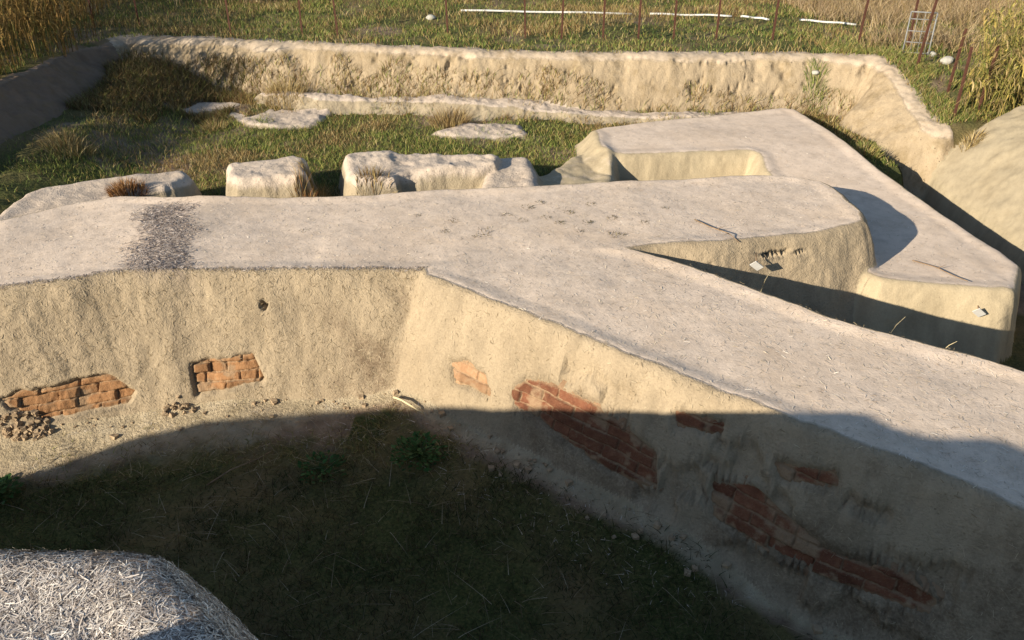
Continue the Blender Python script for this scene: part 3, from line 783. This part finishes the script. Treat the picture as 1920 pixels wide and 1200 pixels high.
# back pit: turf among the foundations, weeds along the foot of the far bank
def back_cond(x, y, r):
    ow = near(owner, x, y)
    k = ((ow == 0) | ((ow >= 13) & (r.uniform(0, 1, len(x)) < .5*sstep(.0, .4, fbm(x, y, None, 3., 3, 226)+.35*(near(TOP, x, y) < .5))))) & (near(din, x, y) > -.02) & (y > 8.3) & ((x > -5.9+.3*vnoise(x*2, y*2, None, 6)) | (r.uniform(0, 1, len(x)) < .12))
    d = sstep(-.35, .2, fbm(x, y, None, 1.1, 3, 220))
    dens = np.where((y > 11.9) & (x < -4), .9, dens)*1.0 if False else np.where(x > 4.2, .7, np.where(y < 9.0, .12, .25+.75*d))
    dens = np.where((y > 9.2) & (y < 12.2) & (x > -6.2) & (x < -2.2), .95, dens)
    dens = np.where((y > 9.2) & (y < 10.6) & (x > -6) & (x < 1), .95, dens)
    dens = np.where((x > .7) & (y < 9.9), .03, dens)
    return k & (r.uniform(0, 1, len(x)) < dens)
P, r = scatter(130000, (-6.9, 5.3, 8.3, 13.4), back_cond, 221); n = len(P)
gz = .27+fbm(P[:, 0], P[:, 1], None, .8, 3, 222)+.35*sstep(-2.2, -1.2, P[:, 0])*sstep(11.4, 10.4, P[:, 1])-.35*sstep(11.6, 12.3, P[:, 1])-.25*sstep(1., 3., P[:, 0])
u = r.uniform(0, 1, n)
C = np.where((u < .22+.75*sstep(.15, -.25, gz))[:, None], mixcol(n, r, [(.72, STRAWC), (.28, BROWN)]), mixcol(n, r, [(.45, GREEN), (.55, YGREEN)]))
g3 = blades(P, r.uniform(.02, .075, n)*(1+1.1*(r.uniform(0, 1, n) > .93)), r.uniform(.005, .010, n), r.uniform(.3, 1.1, n), C, 223, 2)
# taller weeds growing on and below the far bank
def bankw(x, y, r):
    o = near(owner, x, y); zz = surf(x, y)
    k = ((o == BANK_B) & (zz < 1.12+.18*vnoise(x*2.2, y*0, None, 9)-.25*sstep(0, 2, x))) | (own0(x, y) & (near(din, x, y) > 0) & (near(din, x, y) < np.where(x < -4.3, 1.7, .8)))
    dn = (.25+.75*sstep(-.2, .3, fbm(x, y, None, 1.6, 3, 230)))*(.6+.4*sstep(2.5, -1.5, x))+.5*sstep(-2.6, -4.5, x)
    return k & (r.uniform(0, 1, len(x)) < dn) & (y > 11.2)
P2, r2 = scatter(120000, (-6.8, 5.2, 11.2, 14.1), bankw, 231); n2 = len(P2)
C2 = mixcol(n2, r2, [(.45, STRAWC), (.33, BROWN), (.22, YGREEN)])
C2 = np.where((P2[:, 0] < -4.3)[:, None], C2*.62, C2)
g4 = blades(P2, r2.uniform(.04, .17, n2), r2.uniform(.005, .012, n2), r2.uniform(.3, 1.2, n2), C2, 232, 2)
v, q, c = parts_join([g3, g4])
o = build_mesh('pit_grass', v, q, None, [M_GRASS], None, dict(col=c)); tag(o, 'rough grass and dry weeds over the back pit floor and the foot of the far bank', 'grass', None, 'stuff')

# dark flattened grass in the shaded front pit
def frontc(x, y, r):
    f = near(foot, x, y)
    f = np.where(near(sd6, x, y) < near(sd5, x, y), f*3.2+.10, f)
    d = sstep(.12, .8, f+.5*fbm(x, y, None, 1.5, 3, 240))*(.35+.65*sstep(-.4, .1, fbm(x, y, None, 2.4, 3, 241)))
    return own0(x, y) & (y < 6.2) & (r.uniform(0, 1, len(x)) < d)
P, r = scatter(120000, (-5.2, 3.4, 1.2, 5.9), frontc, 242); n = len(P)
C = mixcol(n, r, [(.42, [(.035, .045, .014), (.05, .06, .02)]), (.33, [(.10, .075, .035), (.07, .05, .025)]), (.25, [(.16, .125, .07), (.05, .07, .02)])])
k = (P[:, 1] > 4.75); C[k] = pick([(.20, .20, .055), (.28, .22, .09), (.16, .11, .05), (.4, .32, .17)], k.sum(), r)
lean = r.uniform(.5, 2.2, n)
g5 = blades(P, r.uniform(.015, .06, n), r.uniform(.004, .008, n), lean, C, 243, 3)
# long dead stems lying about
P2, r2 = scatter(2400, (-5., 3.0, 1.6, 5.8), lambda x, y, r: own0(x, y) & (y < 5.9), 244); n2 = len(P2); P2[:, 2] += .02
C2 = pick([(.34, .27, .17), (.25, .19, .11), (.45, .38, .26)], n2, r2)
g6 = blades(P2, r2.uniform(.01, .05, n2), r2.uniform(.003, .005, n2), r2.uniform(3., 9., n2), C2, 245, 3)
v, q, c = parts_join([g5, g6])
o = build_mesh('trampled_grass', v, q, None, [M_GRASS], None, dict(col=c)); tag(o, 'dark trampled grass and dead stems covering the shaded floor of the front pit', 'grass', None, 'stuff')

# bits of broken straw, stones and clods on the apron
P, r = scatter(9000, (-5., 2.4, 3.4, 5.9), lambda x, y, r: own0(x, y) & (near(foot, x, y) < .55) & (r.uniform(0, 1, len(x)) < .8), 250); n = len(P); P[:, 2] += .006
g7 = blades(P, r.uniform(.003, .015, n), r.uniform(.003, .006, n), r.uniform(2., 8., n), pick(STRAW_FACE+STRAW_PALE, n, r), 251, 2)
o = build_mesh('loose_straw', g7[0], g7[1], None, [M_STRAW], None, dict(col=g7[2])); tag(o, 'loose straw scattered on the sandy apron at the foot of the near walls', 'straw', None, 'stuff')

# ------------------------------------------------------------------ reeds
def reeds(name, pts, hmin, hmax, stalkpal, leafpal, nleaf, seed, lean=.12, leafdroop=1., leafw=.02, leafl=.45, tw=None):
    r = np.random.default_rng(seed); n = len(pts)
    P = np.array([(x, y, hz(x, y)-.02) for x, y in pts]); h = r.uniform(hmin, hmax, n)
    la = r.uniform(0, 2*np.pi, n) if tw is None else tw+r.normal(0, .8, n)
    ln = np.abs(r.normal(lean, lean*.6, n))
    st = blades(P, h, r.uniform(.009, .015, n), ln, pick(stalkpal, n, r), seed+1, 4, 0., la)
    st2 = blades(P, h, r.uniform(.009, .015, n), ln, pick(stalkpal, n, r), seed+2, 4, 0., la)
    m = n*nleaf; i = np.repeat(np.arange(n), nleaf); t = r.uniform(.12, 1., m)
    ld = np.stack([np.cos(la), np.sin(la), np.zeros(n)], 1)[i]
    B = P[i]+np.array([0, 0, 1.])*(h[i]*t)[:, None]+ld*(h[i]*ln[i]*t**1.8)[:, None]
    lf = blades(B, r.uniform(.3, .8, m)*leafl, r.uniform(.5, 1.2, m)*leafw, r.uniform(.5, 1.6, m), pick(leafpal, m, r), seed+3, 4, leafdroop)
    v, q, c = parts_join([st, st2, lf])
    return build_mesh(name, v, q, None, [M_REED], None, dict(col=c))

R = np.random.default_rng(300)
GOLD = [(.34, .22, .07), (.42, .28, .10), (.25, .15, .05), (.16, .10, .035), (.20, .17, .05)]
pts = []
while len(pts) < 1150:
    x, y = R.uniform(-11.5, -6.86), R.uniform(10.6, 17.5)
    if y > 10.6+.25*R.random() and not (x > -7.9 and y > 14.4): pts.append((x, y))
o = reeds('reed_bed', pts, .9, 1.6, GOLD, GOLD, 8, 301, .22, .8, .02, .5, -.35)
tag(o, 'dense golden brown dry reed bed on the left bank', 'reeds', None, 'stuff')
pts = [(R.uniform(-7.6, -6.95), R.uniform(7.4, 11.2)) for _ in range(200)]
o = reeds('reed_bed', pts, .2, .5, GOLD, GOLD, 7, 305, .45, .9, .016, .4, -.2)
tag(o, 'shorter dry reeds leaning over the near end of the left bank', 'reeds', None, 'stuff')
pts = []
while len(pts) < 1500:
    x, y = R.uniform(-8.5, 12.5), R.uniform(17.25, 19.6)
    edge = 17.55+.25*math.sin(x*1.3)+.35*math.sin(x*.47+1)-.35*max(0, min(1, (x-5)/3))
    if x < -2.2: edge += .15
    if y > edge and not (-3.0 < x < -1.2 and R.random() < .9): pts.append((x, y))
TAN = [(.42, .31, .18), (.48, .37, .23), (.32, .23, .13), (.22, .15, .08)]
o = reeds('reed_bed', pts, 1.0, 1.9, TAN, TAN, 6, 311, .10, .7, .02, .5)
tag(o, 'tall dry tan reed belt across the far edge of the field', 'reeds', None, 'stuff')
# dry low growth on the right part of the field
P, r = scatter(26000, (5.6, 12.5, 12.6, 17.8), lambda x, y, r: (r.uniform(0, 1, len(x)) < sstep(.0, .5, fbm(x, y, None, .9, 3, 320)+.22*(y-13.5)-.12*(8-x)*.5)), 321); n = len(P)
g8 = blades(P, r.uniform(.08, .35, n), r.uniform(.006, .013, n), r.uniform(.2, 1.2, n), mixcol(n, r, [(.8, TAN), (.2, STRAWC)]), 322, 3)
o = build_mesh('dry_scrub', g8[0], g8[1], None, [M_GRASS], None, dict(col=g8[2])); tag(o, 'dry tan scrub on the right side of the field behind the fence corner', 'scrub', None, 'stuff')

YG = [(.24, .23, .06), (.33, .29, .08), (.44, .34, .10), (.16, .17, .045), (.42, .32, .15), (.30, .21, .09)]
clumps = [(6.55, 10.95, .36, 1.2, 'yellow-green reed clump nearest to the side fence'), (7.05, 11.15, .45, 1.35, 'yellow-green drooping reed clump at the right edge of the picture'),
          (7.7, 12.3, .5, 1.4, 'taller pale reed clump behind the drooping ones at the right edge')]
for k, (cx, cy, rad, hh, lab) in enumerate(clumps):
    pts = [(cx+R.normal(0, rad*.5), cy+R.normal(0, rad*.5)) for _ in range(70)]
    o = reeds('reed_clump', pts, hh*.55, hh, YG, YG, 8, 330+10*k, .22, 1.25, .022, .5)
    tag(o, lab, 'reeds', 'reed clumps by the side fence')

# ------------------------------------------------------------------ tufts and bushes
def tuft(name, x, y, n, rad, h, pal, label, cat, seed, lean=1.0, w=.007, z=None, group=None, zoff=0., flat=1.0):
    r = np.random.default_rng(seed)
    a = r.uniform(0, 2*np.pi, n); q = rad*np.sqrt(r.uniform(0, 1, n))
    px, py = x+np.cos(a)*q, y+np.sin(a)*q*flat
    pz = surf(px, py)-.005 if z is None else np.full(n, z)
    P = np.stack([px, py, pz+zoff], 1)
    tw = a+r.normal(0, .5, n)
    hh = h*r.uniform(.4, 1., n)*(1-.45*(q/rad)**2)
    v, qd, c = blades(P, hh, w*r.uniform(.6, 1.3, n), lean*r.uniform(.2, 1.1, n)*(.3+q/rad), pick(pal, n, r), seed+1, 3, .15, tw)
    v = v-np.array([x, y, hz(x, y)]) if True else v
    o = build_mesh(name, v, qd, None, [M_GRASS], None, dict(col=c)); o.location = (x, y, hz(x, y))
    return tag(o, label, cat, group)
RUSSET = [(.24, .11, .04), (.32, .16, .06), (.18, .08, .03), (.40, .24, .10)]
tuft('dry_bush', -4.12, 8.12, 900, .19, .20, RUSSET, 'round russet dry bush on the low wall stub at the left', 'bush', 401, .8)
tuft('dry_bush', -2.33, 8.46, 700, .17, .46, RUSSET+STRAWC, 'tall russet and straw dry bush against the right side of the square block', 'bush', 403, .5)
tuft('dry_grass_tuft', -2.30, 8.95, 350, .14, .30, STRAWC, 'straw coloured grass tuft behind the tall russet bush', 'grass tuft', 405, .8)
tuft('dry_grass_tuft', -.92, 11.75, 500, .30, .34, STRAWC+BROWN, 'bushy brown grass tuft behind the foundation slab near the platform', 'grass tuft', 407, .9)
tuft('dry_grass_tuft', -1.55, 8.50, 350, .2, .22, STRAWC+BROWN, 'dry brown grass filling the hollow in front of the long stub', 'grass tuft', 409, .7)
tuft('dry_grass_tuft', -5.55, 9.75, 500, .3, .28, STRAWC, 'yellow grass tuft at the edge of the left bank shadow', 'grass tuft', 411, .9)
tuft('dry_grass_tuft', -3.55, 12.62, 500, .32, .34, STRAWC, 'tall yellow grass tuft in front of the far bank behind the middle slab', 'grass tuft', 413, .9)
tuft('dry_grass_tuft', -4.35, 11.55, 300, .18, .2, STRAWC, 'small yellow grass tuft left of the middle slab', 'grass tuft', 415, .9)
tuft('dry_grass_tuft', 4.72, 10.35, 350, .2, .25, STRAWC+YGREEN, 'yellow grass tuft wedged between platform and right bank', 'grass tuft', 417, .9)
tuft('dry_grass_tuft', 5.95, 10.12, 220, .12, .20, STRAWC, 'short yellow grass tuft hanging on the crest of the right mound', 'grass tuft', 419, 1.2)
tuft('dry_grass_tuft', 4.62, 12.35, 260, .18, .25, GREEN+YGREEN, 'green tuft growing on the eroded face near the right corner of the far bank', 'grass tuft', 421, .9)

def leafy(name, x, y, n, rad, h, label, seed):
    r = np.random.default_rng(seed); V = []; Q = []; C = []
    for k in range(n):
        a = r.uniform(0, 2*np.pi); q = rad*math.sqrt(r.uniform(0, 1)); zz = h*r.uniform(.15, 1)*(1-.6*(q/rad)**2)
        c = np.array([math.cos(a)*q, math.sin(a)*q, zz]); d = np.array([math.cos(a+r.normal(0, .6)), math.sin(a+r.normal(0, .6)), r.uniform(-.1, .7)])
        d /= np.linalg.norm(d); s = np.cross(d, (0, 0, 1)); s /= np.linalg.norm(s); L = r.uniform(.03, .06); w = L*.55; up = np.cross(s, d)
        b = len(V); e = np.array([r.normal(0, .004), r.normal(0, .004), 0]); V += [np.zeros(3), e+.002, c+.0015, c]; Q.append((b, b+1, b+2, b+3)); C += [np.array((.06, .10, .03))]*4
        b = len(V); V += [c, c+d*L*.5-s*w*.5+up*.004, c+d*L, c+d*L*.5+s*w*.5+up*.004]; Q.append((b, b+1, b+2, b+3)); cc = np.array(random.choice([(.03, .085, .022), (.04, .11, .028), (.07, .13, .04)]))*r.uniform(.7, 1.3); C += [cc]*4
    o = build_mesh(name, V, Q, None, [M_LEAF], None, dict(col=np.array(C))); o.location = (x, y, hz(x, y))
    return tag(o, label, 'weed')
leafy('leafy_weed', -3.92, 4.60, 220, .16, .12, 'bright leafy weed at the left edge of the picture beyond the shadow', 501)
leafy('leafy_weed', -1.45, 4.75, 110, .17, .06, 'small leafy green weed in the shaded pit below the cross wall', 502)
leafy('leafy_weed', -.72, 4.82, 240, .20, .11, 'wider leafy green weed in the shaded pit near the inner corner', 503)

# small dry sprigs scattered on the top of the walls
SPR = [(-.25, 6.70, .05), (-.30, 6.62, .03), (.15, 7.30, .04), (.32, 7.05, .03), (.55, 7.18, .03), (.95, 6.66, .045), (.45, 6.92, .03), (.70, 6.95, .035), (.95, 7.05, .03), (.62, 6.75, .025),
       (-.05, 7.12, .03), (-.55, 6.95, .03), (-.62, 6.72, .025), (.28, 7.42, .03), (.78, 7.4, .03), (1.25, 6.95, .03), (-.9, 7.1, .025), (.1, 6.98, .03), (1.5, 7.3, .025), (-1.9, 6.75, .025)]
for k, (x, y, s) in enumerate(SPR):
    tuft('dry_sprig', x, y, 40, s*1.7, s*.9, [(.12, .10, .05), (.20, .17, .09), (.16, .12, .07)], 'tiny dark dry sprig lying on the pale top of the cross wall', 'sprig', 600+2*k, 1.6, .008, None, 'dry sprigs on the cross wall')

# ------------------------------------------------------------------ solids
def tube(path, rad, sides=6, taper=1.0):
    V = []; Q = []; n = len(path)
    path = [Vector(p) for p in path]
    for k, p in enumerate(path):
        d = (path[min(k+1, n-1)]-path[max(k-1, 0)]).normalized()
        a = d.cross(Vector((0, 0, 1)) if abs(d.z) < .9 else Vector((1, 0, 0))).normalized(); b = d.cross(a)
        rr = rad*(1+(taper-1)*k/(n-1))
        for s in range(sides):
            t = 2*math.pi*s/sides; V.append(tuple(p+a*(math.cos(t)*rr)+b*(math.sin(t)*rr)))
    for k in range(n-1):
        for s in range(sides):
            s2 = (s+1) % sides; Q.append((k*sides+s, k*sides+s2, (k+1)*sides+s2, (k+1)*sides+s))
    c0 = len(V); V.append(tuple(path[0])); V.append(tuple(path[-1])); Tt = []
    for s in range(sides):
        s2 = (s+1) % sides
        Tt.append((c0, s2, s)); Tt.append((c0+1, (n-1)*sides+s, (n-1)*sides+s2))
    return V, Q, Tt
def merge(L):
    V = []; Q = []; Tt = []
    for v, q, t in L:
        o = len(V); V += list(v); Q += [tuple(i+o for i in f) for f in q]; Tt += [tuple(i+o for i in f) for f in t]
    return V, Q, Tt
def solid_obj(name, g, mat, parent=None, smooth=True):
    return build_mesh(name, g[0], g[1] or None, g[2] or None, [mat], None, None, smooth, None, parent)
def empty(name, loc):
    o = bpy.data.objects.new(name, None); COL.objects.link(o); o.location = loc; return o
def box(c, sx, sy, sz):
    x, y, z = c
    V = [(x+a*sx/2, y+b*sy/2, z+d*sz/2) for d in (-1, 1) for a, b in ((-1, -1), (1, -1), (1, 1), (-1, 1))]
    Q = [(3, 2, 1, 0), (4, 5, 6, 7), (0, 1, 5, 4), (1, 2, 6, 5), (2, 3, 7, 6), (3, 0, 4, 7)]
    return V, Q, []

def angle_post(h, r):
    """L-section steel, slightly bent"""
    w, t = .029, .006
    prof = [(0, 0), (w, 0), (w, t), (t, t), (t, w), (0, w)]
    lx, ly = r.uniform(-.04, .04), r.uniform(-.03, .03); V = []; Q = []
    n = 5
    for k in range(n):
        z = -.06+(h+.06)*k/(n-1); f = (k/(n-1))**1.5
        for px, py in prof: V.append((px-w/2+lx*f, py-w/2+ly*f, z))
    m = len(prof)
    for k in range(n-1):
        for s in range(m):
            s2 = (s+1) % m; Q.append((k*m+s, k*m+s2, (k+1)*m+s2, (k+1)*m+s))
    e = (n-1)*m
    Q += [(e, e+1, e+2, e+3), (e, e+3, e+4, e+5), (3, 2, 1, 0), (5, 4, 3, 0)]
    return V, Q, []

def fence(name, posts, label, hgt, seed):
    r = random.Random(seed); x0, y0 = posts[0]
    z0 = hz(x0, y0); root = empty(name, (x0, y0, z0)); tag(root, label, 'fence')
    tops = []
    for x, y in posts:
        h = hgt*r.uniform(.94, 1.06); zb_ = hz(x, y)
        g = angle_post(h, r)
        o = solid_obj('post', g, M_RUST, root, False); o.location = (x-x0, y-y0, zb_-z0)
        tops.append((x-x0, y-y0, zb_-z0, h))
    return root, tops
BACKP = [(-7.43, 14.95), (-6.6, 14.9), (-4.79, 14.25), (-3.6, 14.35), (-2.92, 14.0), (-1.09, 14.16), (.22, 13.9), (.82, 13.82), (1.5, 13.75), (2.08, 13.74), (2.67, 13.78), (3.39, 13.84), (4.27, 13.66), (5.6, 13.44), (6.24, 13.08)]
fence('fence', BACKP, 'row of thin rusty iron fence posts behind the rim of the far bank', 1.15, 1)
SIDEP = [(5.98, 12.1), (6.14, 11.37), (5.98, 10.75), (6.34, 10.85)]
fence('fence', SIDEP, 'short row of rusty iron posts running down beside the right bank', .9, 2)

# leaning wire panel at the fence corner
gx, gy = 5.98, 12.66; gz_ = hz(gx, gy)
root = empty('wire_panel', (gx, gy, gz_)); tag(root, 'small grey wire panel leaning at the corner of the fence', 'panel')
root.rotation_euler = (math.radians(-12), 0, math.radians(-22))
w, h = .36, .60
solid_obj('frame', merge([tube([(0, 0, 0), (0, 0, h)], .011), tube([(w, 0, 0), (w, 0, h)], .011), tube([(0, 0, h), (w, 0, h)], .011), tube([(0, 0, .02), (w, 0, .02)], .011)]), M_GREYM, root)
solid_obj('mesh_bars', merge([tube([(.012, .008, z), (w-.012, .008, z)], .007) for z in (.17, .33, .5)]+[tube([(x, -.006, .02), (x, -.006, h)], .004) for x in (.1, .2, .3)]), M_GREYM, root)

# white poles lying in the field
for (xa, ya, xb, yb, lab) in [(-.99, 16.5, 2.28, 16.08, 'long white pole lying in the grass of the field, longest of the row'),
                              (2.62, 16.05, 4.10, 15.75, 'half hidden white pole next to the right end of the longest pole'),
                              (4.25, 15.7, 4.72, 15.46, 'shortest white pole lying between two longer ones'),
                              (5.22, 15.32, 6.13, 14.97, 'white pole at the right end of the row nearest to the fence corner')]:
    n = 12; r = random.Random(int(xa*10)); z0 = hz(xa, ya)
    path = []
    for k in range(n+1):
        x = xa+(xb-xa)*k/n; y = ya+(yb-ya)*k/n+.010*math.sin(k*.55+xa); path.append((x-xa, y-ya, .035+(hz(xb, yb)-z0)*k/n+.006*math.sin(k*.9)))
    o = solid_obj('white_pole', tube(path, .019, 8), M_WHITE); o.location = (xa, ya, z0)
    tag(o, lab, 'pole', 'white poles lying in the field')

# stones
def rock(name, x, y, s, mat, label, cat, seed, sq=(1, .8, .6), group=None):
    r = np.random.default_rng(seed)
    bpy_me = None
    nu, nv = 16, 10; V = []; Q = []; Tt = []
    for j in range(1, nv):
        for i in range(nu):
            th = math.pi*j/nv; ph = 2*math.pi*i/nu
            V.append((math.sin(th)*math.cos(ph), math.sin(th)*math.sin(ph), math.cos(th)))
    V = np.array(V+[(0, 0, 1), (0, 0, -1)])
    f = 1+.28*fbm(V[:, 0]+seed, V[:, 1], V[:, 2], 1.6, 3, seed)
    V = V*f[:, None]*np.array(sq)*s
    for j in range(nv-2):
        for i in range(nu):
            i2 = (i+1) % nu; Q.append((j*nu+i, (j+1)*nu+i, (j+1)*nu+i2, j*nu+i2))
    a = (nv-1)*nu
    for i in range(nu):
        i2 = (i+1) % nu; Tt.append((a, i, i2)); Tt.append((a+1, (nv-2)*nu+i2, (nv-2)*nu+i))
    o = build_mesh(name, V, Q, Tt, [mat], None, None, True)
    o.location = (x, y, hz(x, y)+s*sq[2]*.55)
    return tag(o, label, cat, group)
rock('pale_stone', -1.51, 15.72, .085, M_STONE, 'white stone in the field left of the longest white pole', 'stone', 3)
rock('pale_stone', 6.39, 12.58, .075, M_STONE, 'smaller white stone beyond the side fence near the wire panel', 'stone', 4)
rock('pale_stone', 6.48, 12.25, .10, M_STONE, 'larger white stone beyond the side fence', 'stone', 5)
rock('pale_stone', 4.62, 12.42, .06, M_STONE, 'small pale stone stuck in the eroded face of the far bank', 'stone', 6)

# heap of clods by the left brick patch: one thing made of its lumps
def heap(x, y, n, rad, label, seed):
    r = random.Random(seed); L = []
    for k in range(n):
        a = r.uniform(0, 6.28); q = rad*math.sqrt(r.random()); s = r.uniform(.008, .022)
        cx, cy = math.cos(a)*q*1.5, math.sin(a)*q*.6
        cz = min(hz(x+cx, y+cy)-hz(x, y), .10)+s*.4+max(0, .07*(1-q/rad))*r.random()
        V, Q, Tt = [], [], []
        base = [(-1, -1, -1), (1, -1, -1), (1, 1, -1), (-1, 1, -1), (-1, -1, 1), (1, -1, 1), (1, 1, 1), (-1, 1, 1)]
        ra, rb = r.uniform(0, 6.28), r.uniform(-.6, .6)
        for bx_, by_, bz_ in base:
            px, py, pz = bx_*s*r.uniform(.6, 1.2), by_*s*r.uniform(.6, 1.2), bz_*s*r.uniform(.4, 1.)
            px, pz = px*math.cos(rb)-pz*math.sin(rb), px*math.sin(rb)+pz*math.cos(rb)
            V.append((cx+px*math.cos(ra)-py*math.sin(ra), cy+px*math.sin(ra)+py*math.cos(ra), cz+pz))
        L.append((V, box((0, 0, 0), 1, 1, 1)[1], []))
    o = solid_obj('clod_heap', merge(L), M_CLOD, None, False); o.location = (x, y, hz(x, y))
    return tag(o, label, 'clods', None, 'stuff')
heap(-3.98, 5.22, 120, .14, 'heap of small dark earth clods fallen below the left end of the orange brick patch', 31)
heap(-2.80, 5.44, 24, .09, 'thin scatter of dark crumbs between the two orange brick patches', 32)

def rubble(n, seed):
    r = random.Random(seed); L = []; rr = np.random.default_rng(seed)
    xs = rr.uniform(-4.6, 2.0, n*12); ys = rr.uniform(3.0, 5.8, n*12); f = near(foot, xs, ys)
    k = (near(owner, xs, ys) == 0) & (f > -.06) & (f < .28) & (rr.uniform(0, 1, len(xs)) < np.exp(-np.clip(f, 0, 9)/.1))
    xs, ys = xs[k][:n], ys[k][:n]; zz = surf(xs, ys)
    bb = box((0, 0, 0), 1, 1, 1); base = bb[0]
    for x, y, z in zip(xs, ys, zz):
        s_ = .006+.022*r.random()**3; a = r.uniform(0, 6.28); V = []
        for bx_, by_, bz_ in base:
            px, py, pz = 2*bx_*s_*r.uniform(.6, 1.1), 2*by_*s_*r.uniform(.6, 1.1), 2*bz_*s_*r.uniform(.4, .9)
            V.append((x+px*math.cos(a)-py*math.sin(a), y+px*math.sin(a)+py*math.cos(a), z+s_*.3+pz))
        L.append((V, bb[1], []))
    o = solid_obj('rubble', merge(L), M_CLOD, None, False)
    return tag(o, 'small crumbs of fallen plaster along the foot of the two near walls', 'rubble', None, 'stuff')
rubble(330, 41)

# sticks and twigs
def stick(name, pts, rad, mat, label, cat='stick', taper=.5, branches=()):
    p0 = pts[0]; L = [tube([(p[0]-p0[0], p[1]-p0[1], p[2]-p0[2]) for p in pts], rad, 6, taper)]
    for b in branches: L.append(tube([(p[0]-p0[0], p[1]-p0[1], p[2]-p0[2]) for p in b], rad*.6, 5, .4))
    o = solid_obj(name, merge(L), mat); o.location = p0
    return tag(o, label, cat)
def lay(pts, up=.012): return [(x, y, hz(x, y)+up+dz) for x, y, dz in pts]
stick('stick', lay([(-.98, 5.42, .02), (-.90, 5.34, .05), (-.80, 5.26, .03), (-.72, 5.22, .0)], .015), .011, M_PALEWOOD, 'pale bent stick lying on the shadow edge near the inner corner')
stick('twig', lay([(-2.3, 4.6, .0), (-2.15, 4.72, .03), (-1.98, 4.86, .02), (-1.9, 4.95, .0)]), .006, M_WOOD, 'thin dark twig lying in the shaded pit below the square brick patch', 'twig')
stick('twig', lay([(1.72, 7.0, .0), (1.82, 6.8, .012), (1.94, 6.6, .02), (2.02, 6.5, .02)]), .006, M_WOOD, 'dark dry twig trailing over the edge of the cross wall to the white tag', 'twig', .6,
      [lay([(1.86, 6.74, .01), (1.95, 6.74, .05)]), lay([(1.94, 6.6, .02), (1.88, 6.52, .04)])])
stick('twig', lay([(3.88, 7.0, .0), (4.02, 6.82, .012), (4.10, 6.62, .02), (4.16, 6.50, .02)]), .006, M_WOOD, 'dark dry twig lying on the front of the platform by the second white tag', 'twig', .6,
      [lay([(4.02, 6.8, .01), (4.10, 6.80, .05)])])
for k, (x, y, dx, dy, hh) in enumerate([(1.95, 5.55, .06, .05, .16), (2.72, 4.95, .08, .02, .15), (3.02, 4.76, .05, -.04, .1)]):
    z = hz(x, y)
    stick('dry_weed', [(x, y, z-.01), (x+dx*.5, y+dy*.5, z+hh*.55), (x+dx*1.2, y+dy, z+hh)], .003, M_PALEWOOD,
          ['thin dry stem sticking up from the back edge of the diagonal wall, farthest of three', 'thin dry stem sticking up from the back edge of the diagonal wall, middle of three',
           'thin dry stem sticking up from the back edge of the diagonal wall, nearest of three'][k], 'stem')

# white find tags on pegs
def find_tag(x, y, z, label, rz):
    root = empty('find_tag', (x, y, z)); tag(root, label, 'tag'); root.rotation_euler = (math.radians(28), math.radians(38), rz)
    solid_obj('card', box((0, -.03, 0), .10, .008, .07), M_CARD, root, False)
    solid_obj('peg', tube([(0, .12, .0), (0, -.026, 0)], .006), M_WOOD, root)
find_tag(2.16, 6.37, .90, 'white tag on a peg stuck in the front face of the cross wall', .15)
find_tag(4.22, 6.31, .46, 'white tag on a peg stuck in the front face of the platform', .1)

# ------------------------------------------------------------------ light, sky, camera
SUN = Vector((-1.0, -.80, .45)).normalized()
el = math.asin(SUN.z)
sl = bpy.data.lights.new('sun', 'SUN'); sl.energy = 5.0; sl.angle = math.radians(.5); sl.color = (1., .895, .73)
so = bpy.data.objects.new('sun', sl); COL.objects.link(so); so.rotation_euler = SUN.to_track_quat('Z', 'Y').to_euler(); so.location = (-20, -16, 12)
wd = bpy.data.worlds.new('World'); SC.world = wd; wd.use_nodes = True
nt = wd.node_tree; bg = nt.nodes['Background']; sk = nt.nodes.new('ShaderNodeTexSky'); sk.sky_type = 'NISHITA'; sk.sun_disc = False
sk.sun_elevation = el; sk.sun_rotation = math.atan2(SUN.x, SUN.y); sk.air_density = 1.0; sk.dust_density = .4; sk.ozone_density = 1.6
nt.links.new(sk.outputs[0], bg.inputs[0]); bg.inputs[1].default_value = .082
cam = bpy.data.cameras.new('camera'); co = bpy.data.objects.new('camera', cam); COL.objects.link(co)
cam.sensor_width = 36; cam.lens = 36*1500/1920; cam.clip_start = .05; cam.clip_end = 1000
co.location = (0, 0, 4.0); co.rotation_euler = (math.radians(60), 0, 0)
SC.camera = co
SC.view_settings.view_transform = 'Standard'; SC.view_settings.look = 'None'; SC.view_settings.exposure = 0.95; SC.view_settings.gamma = 1
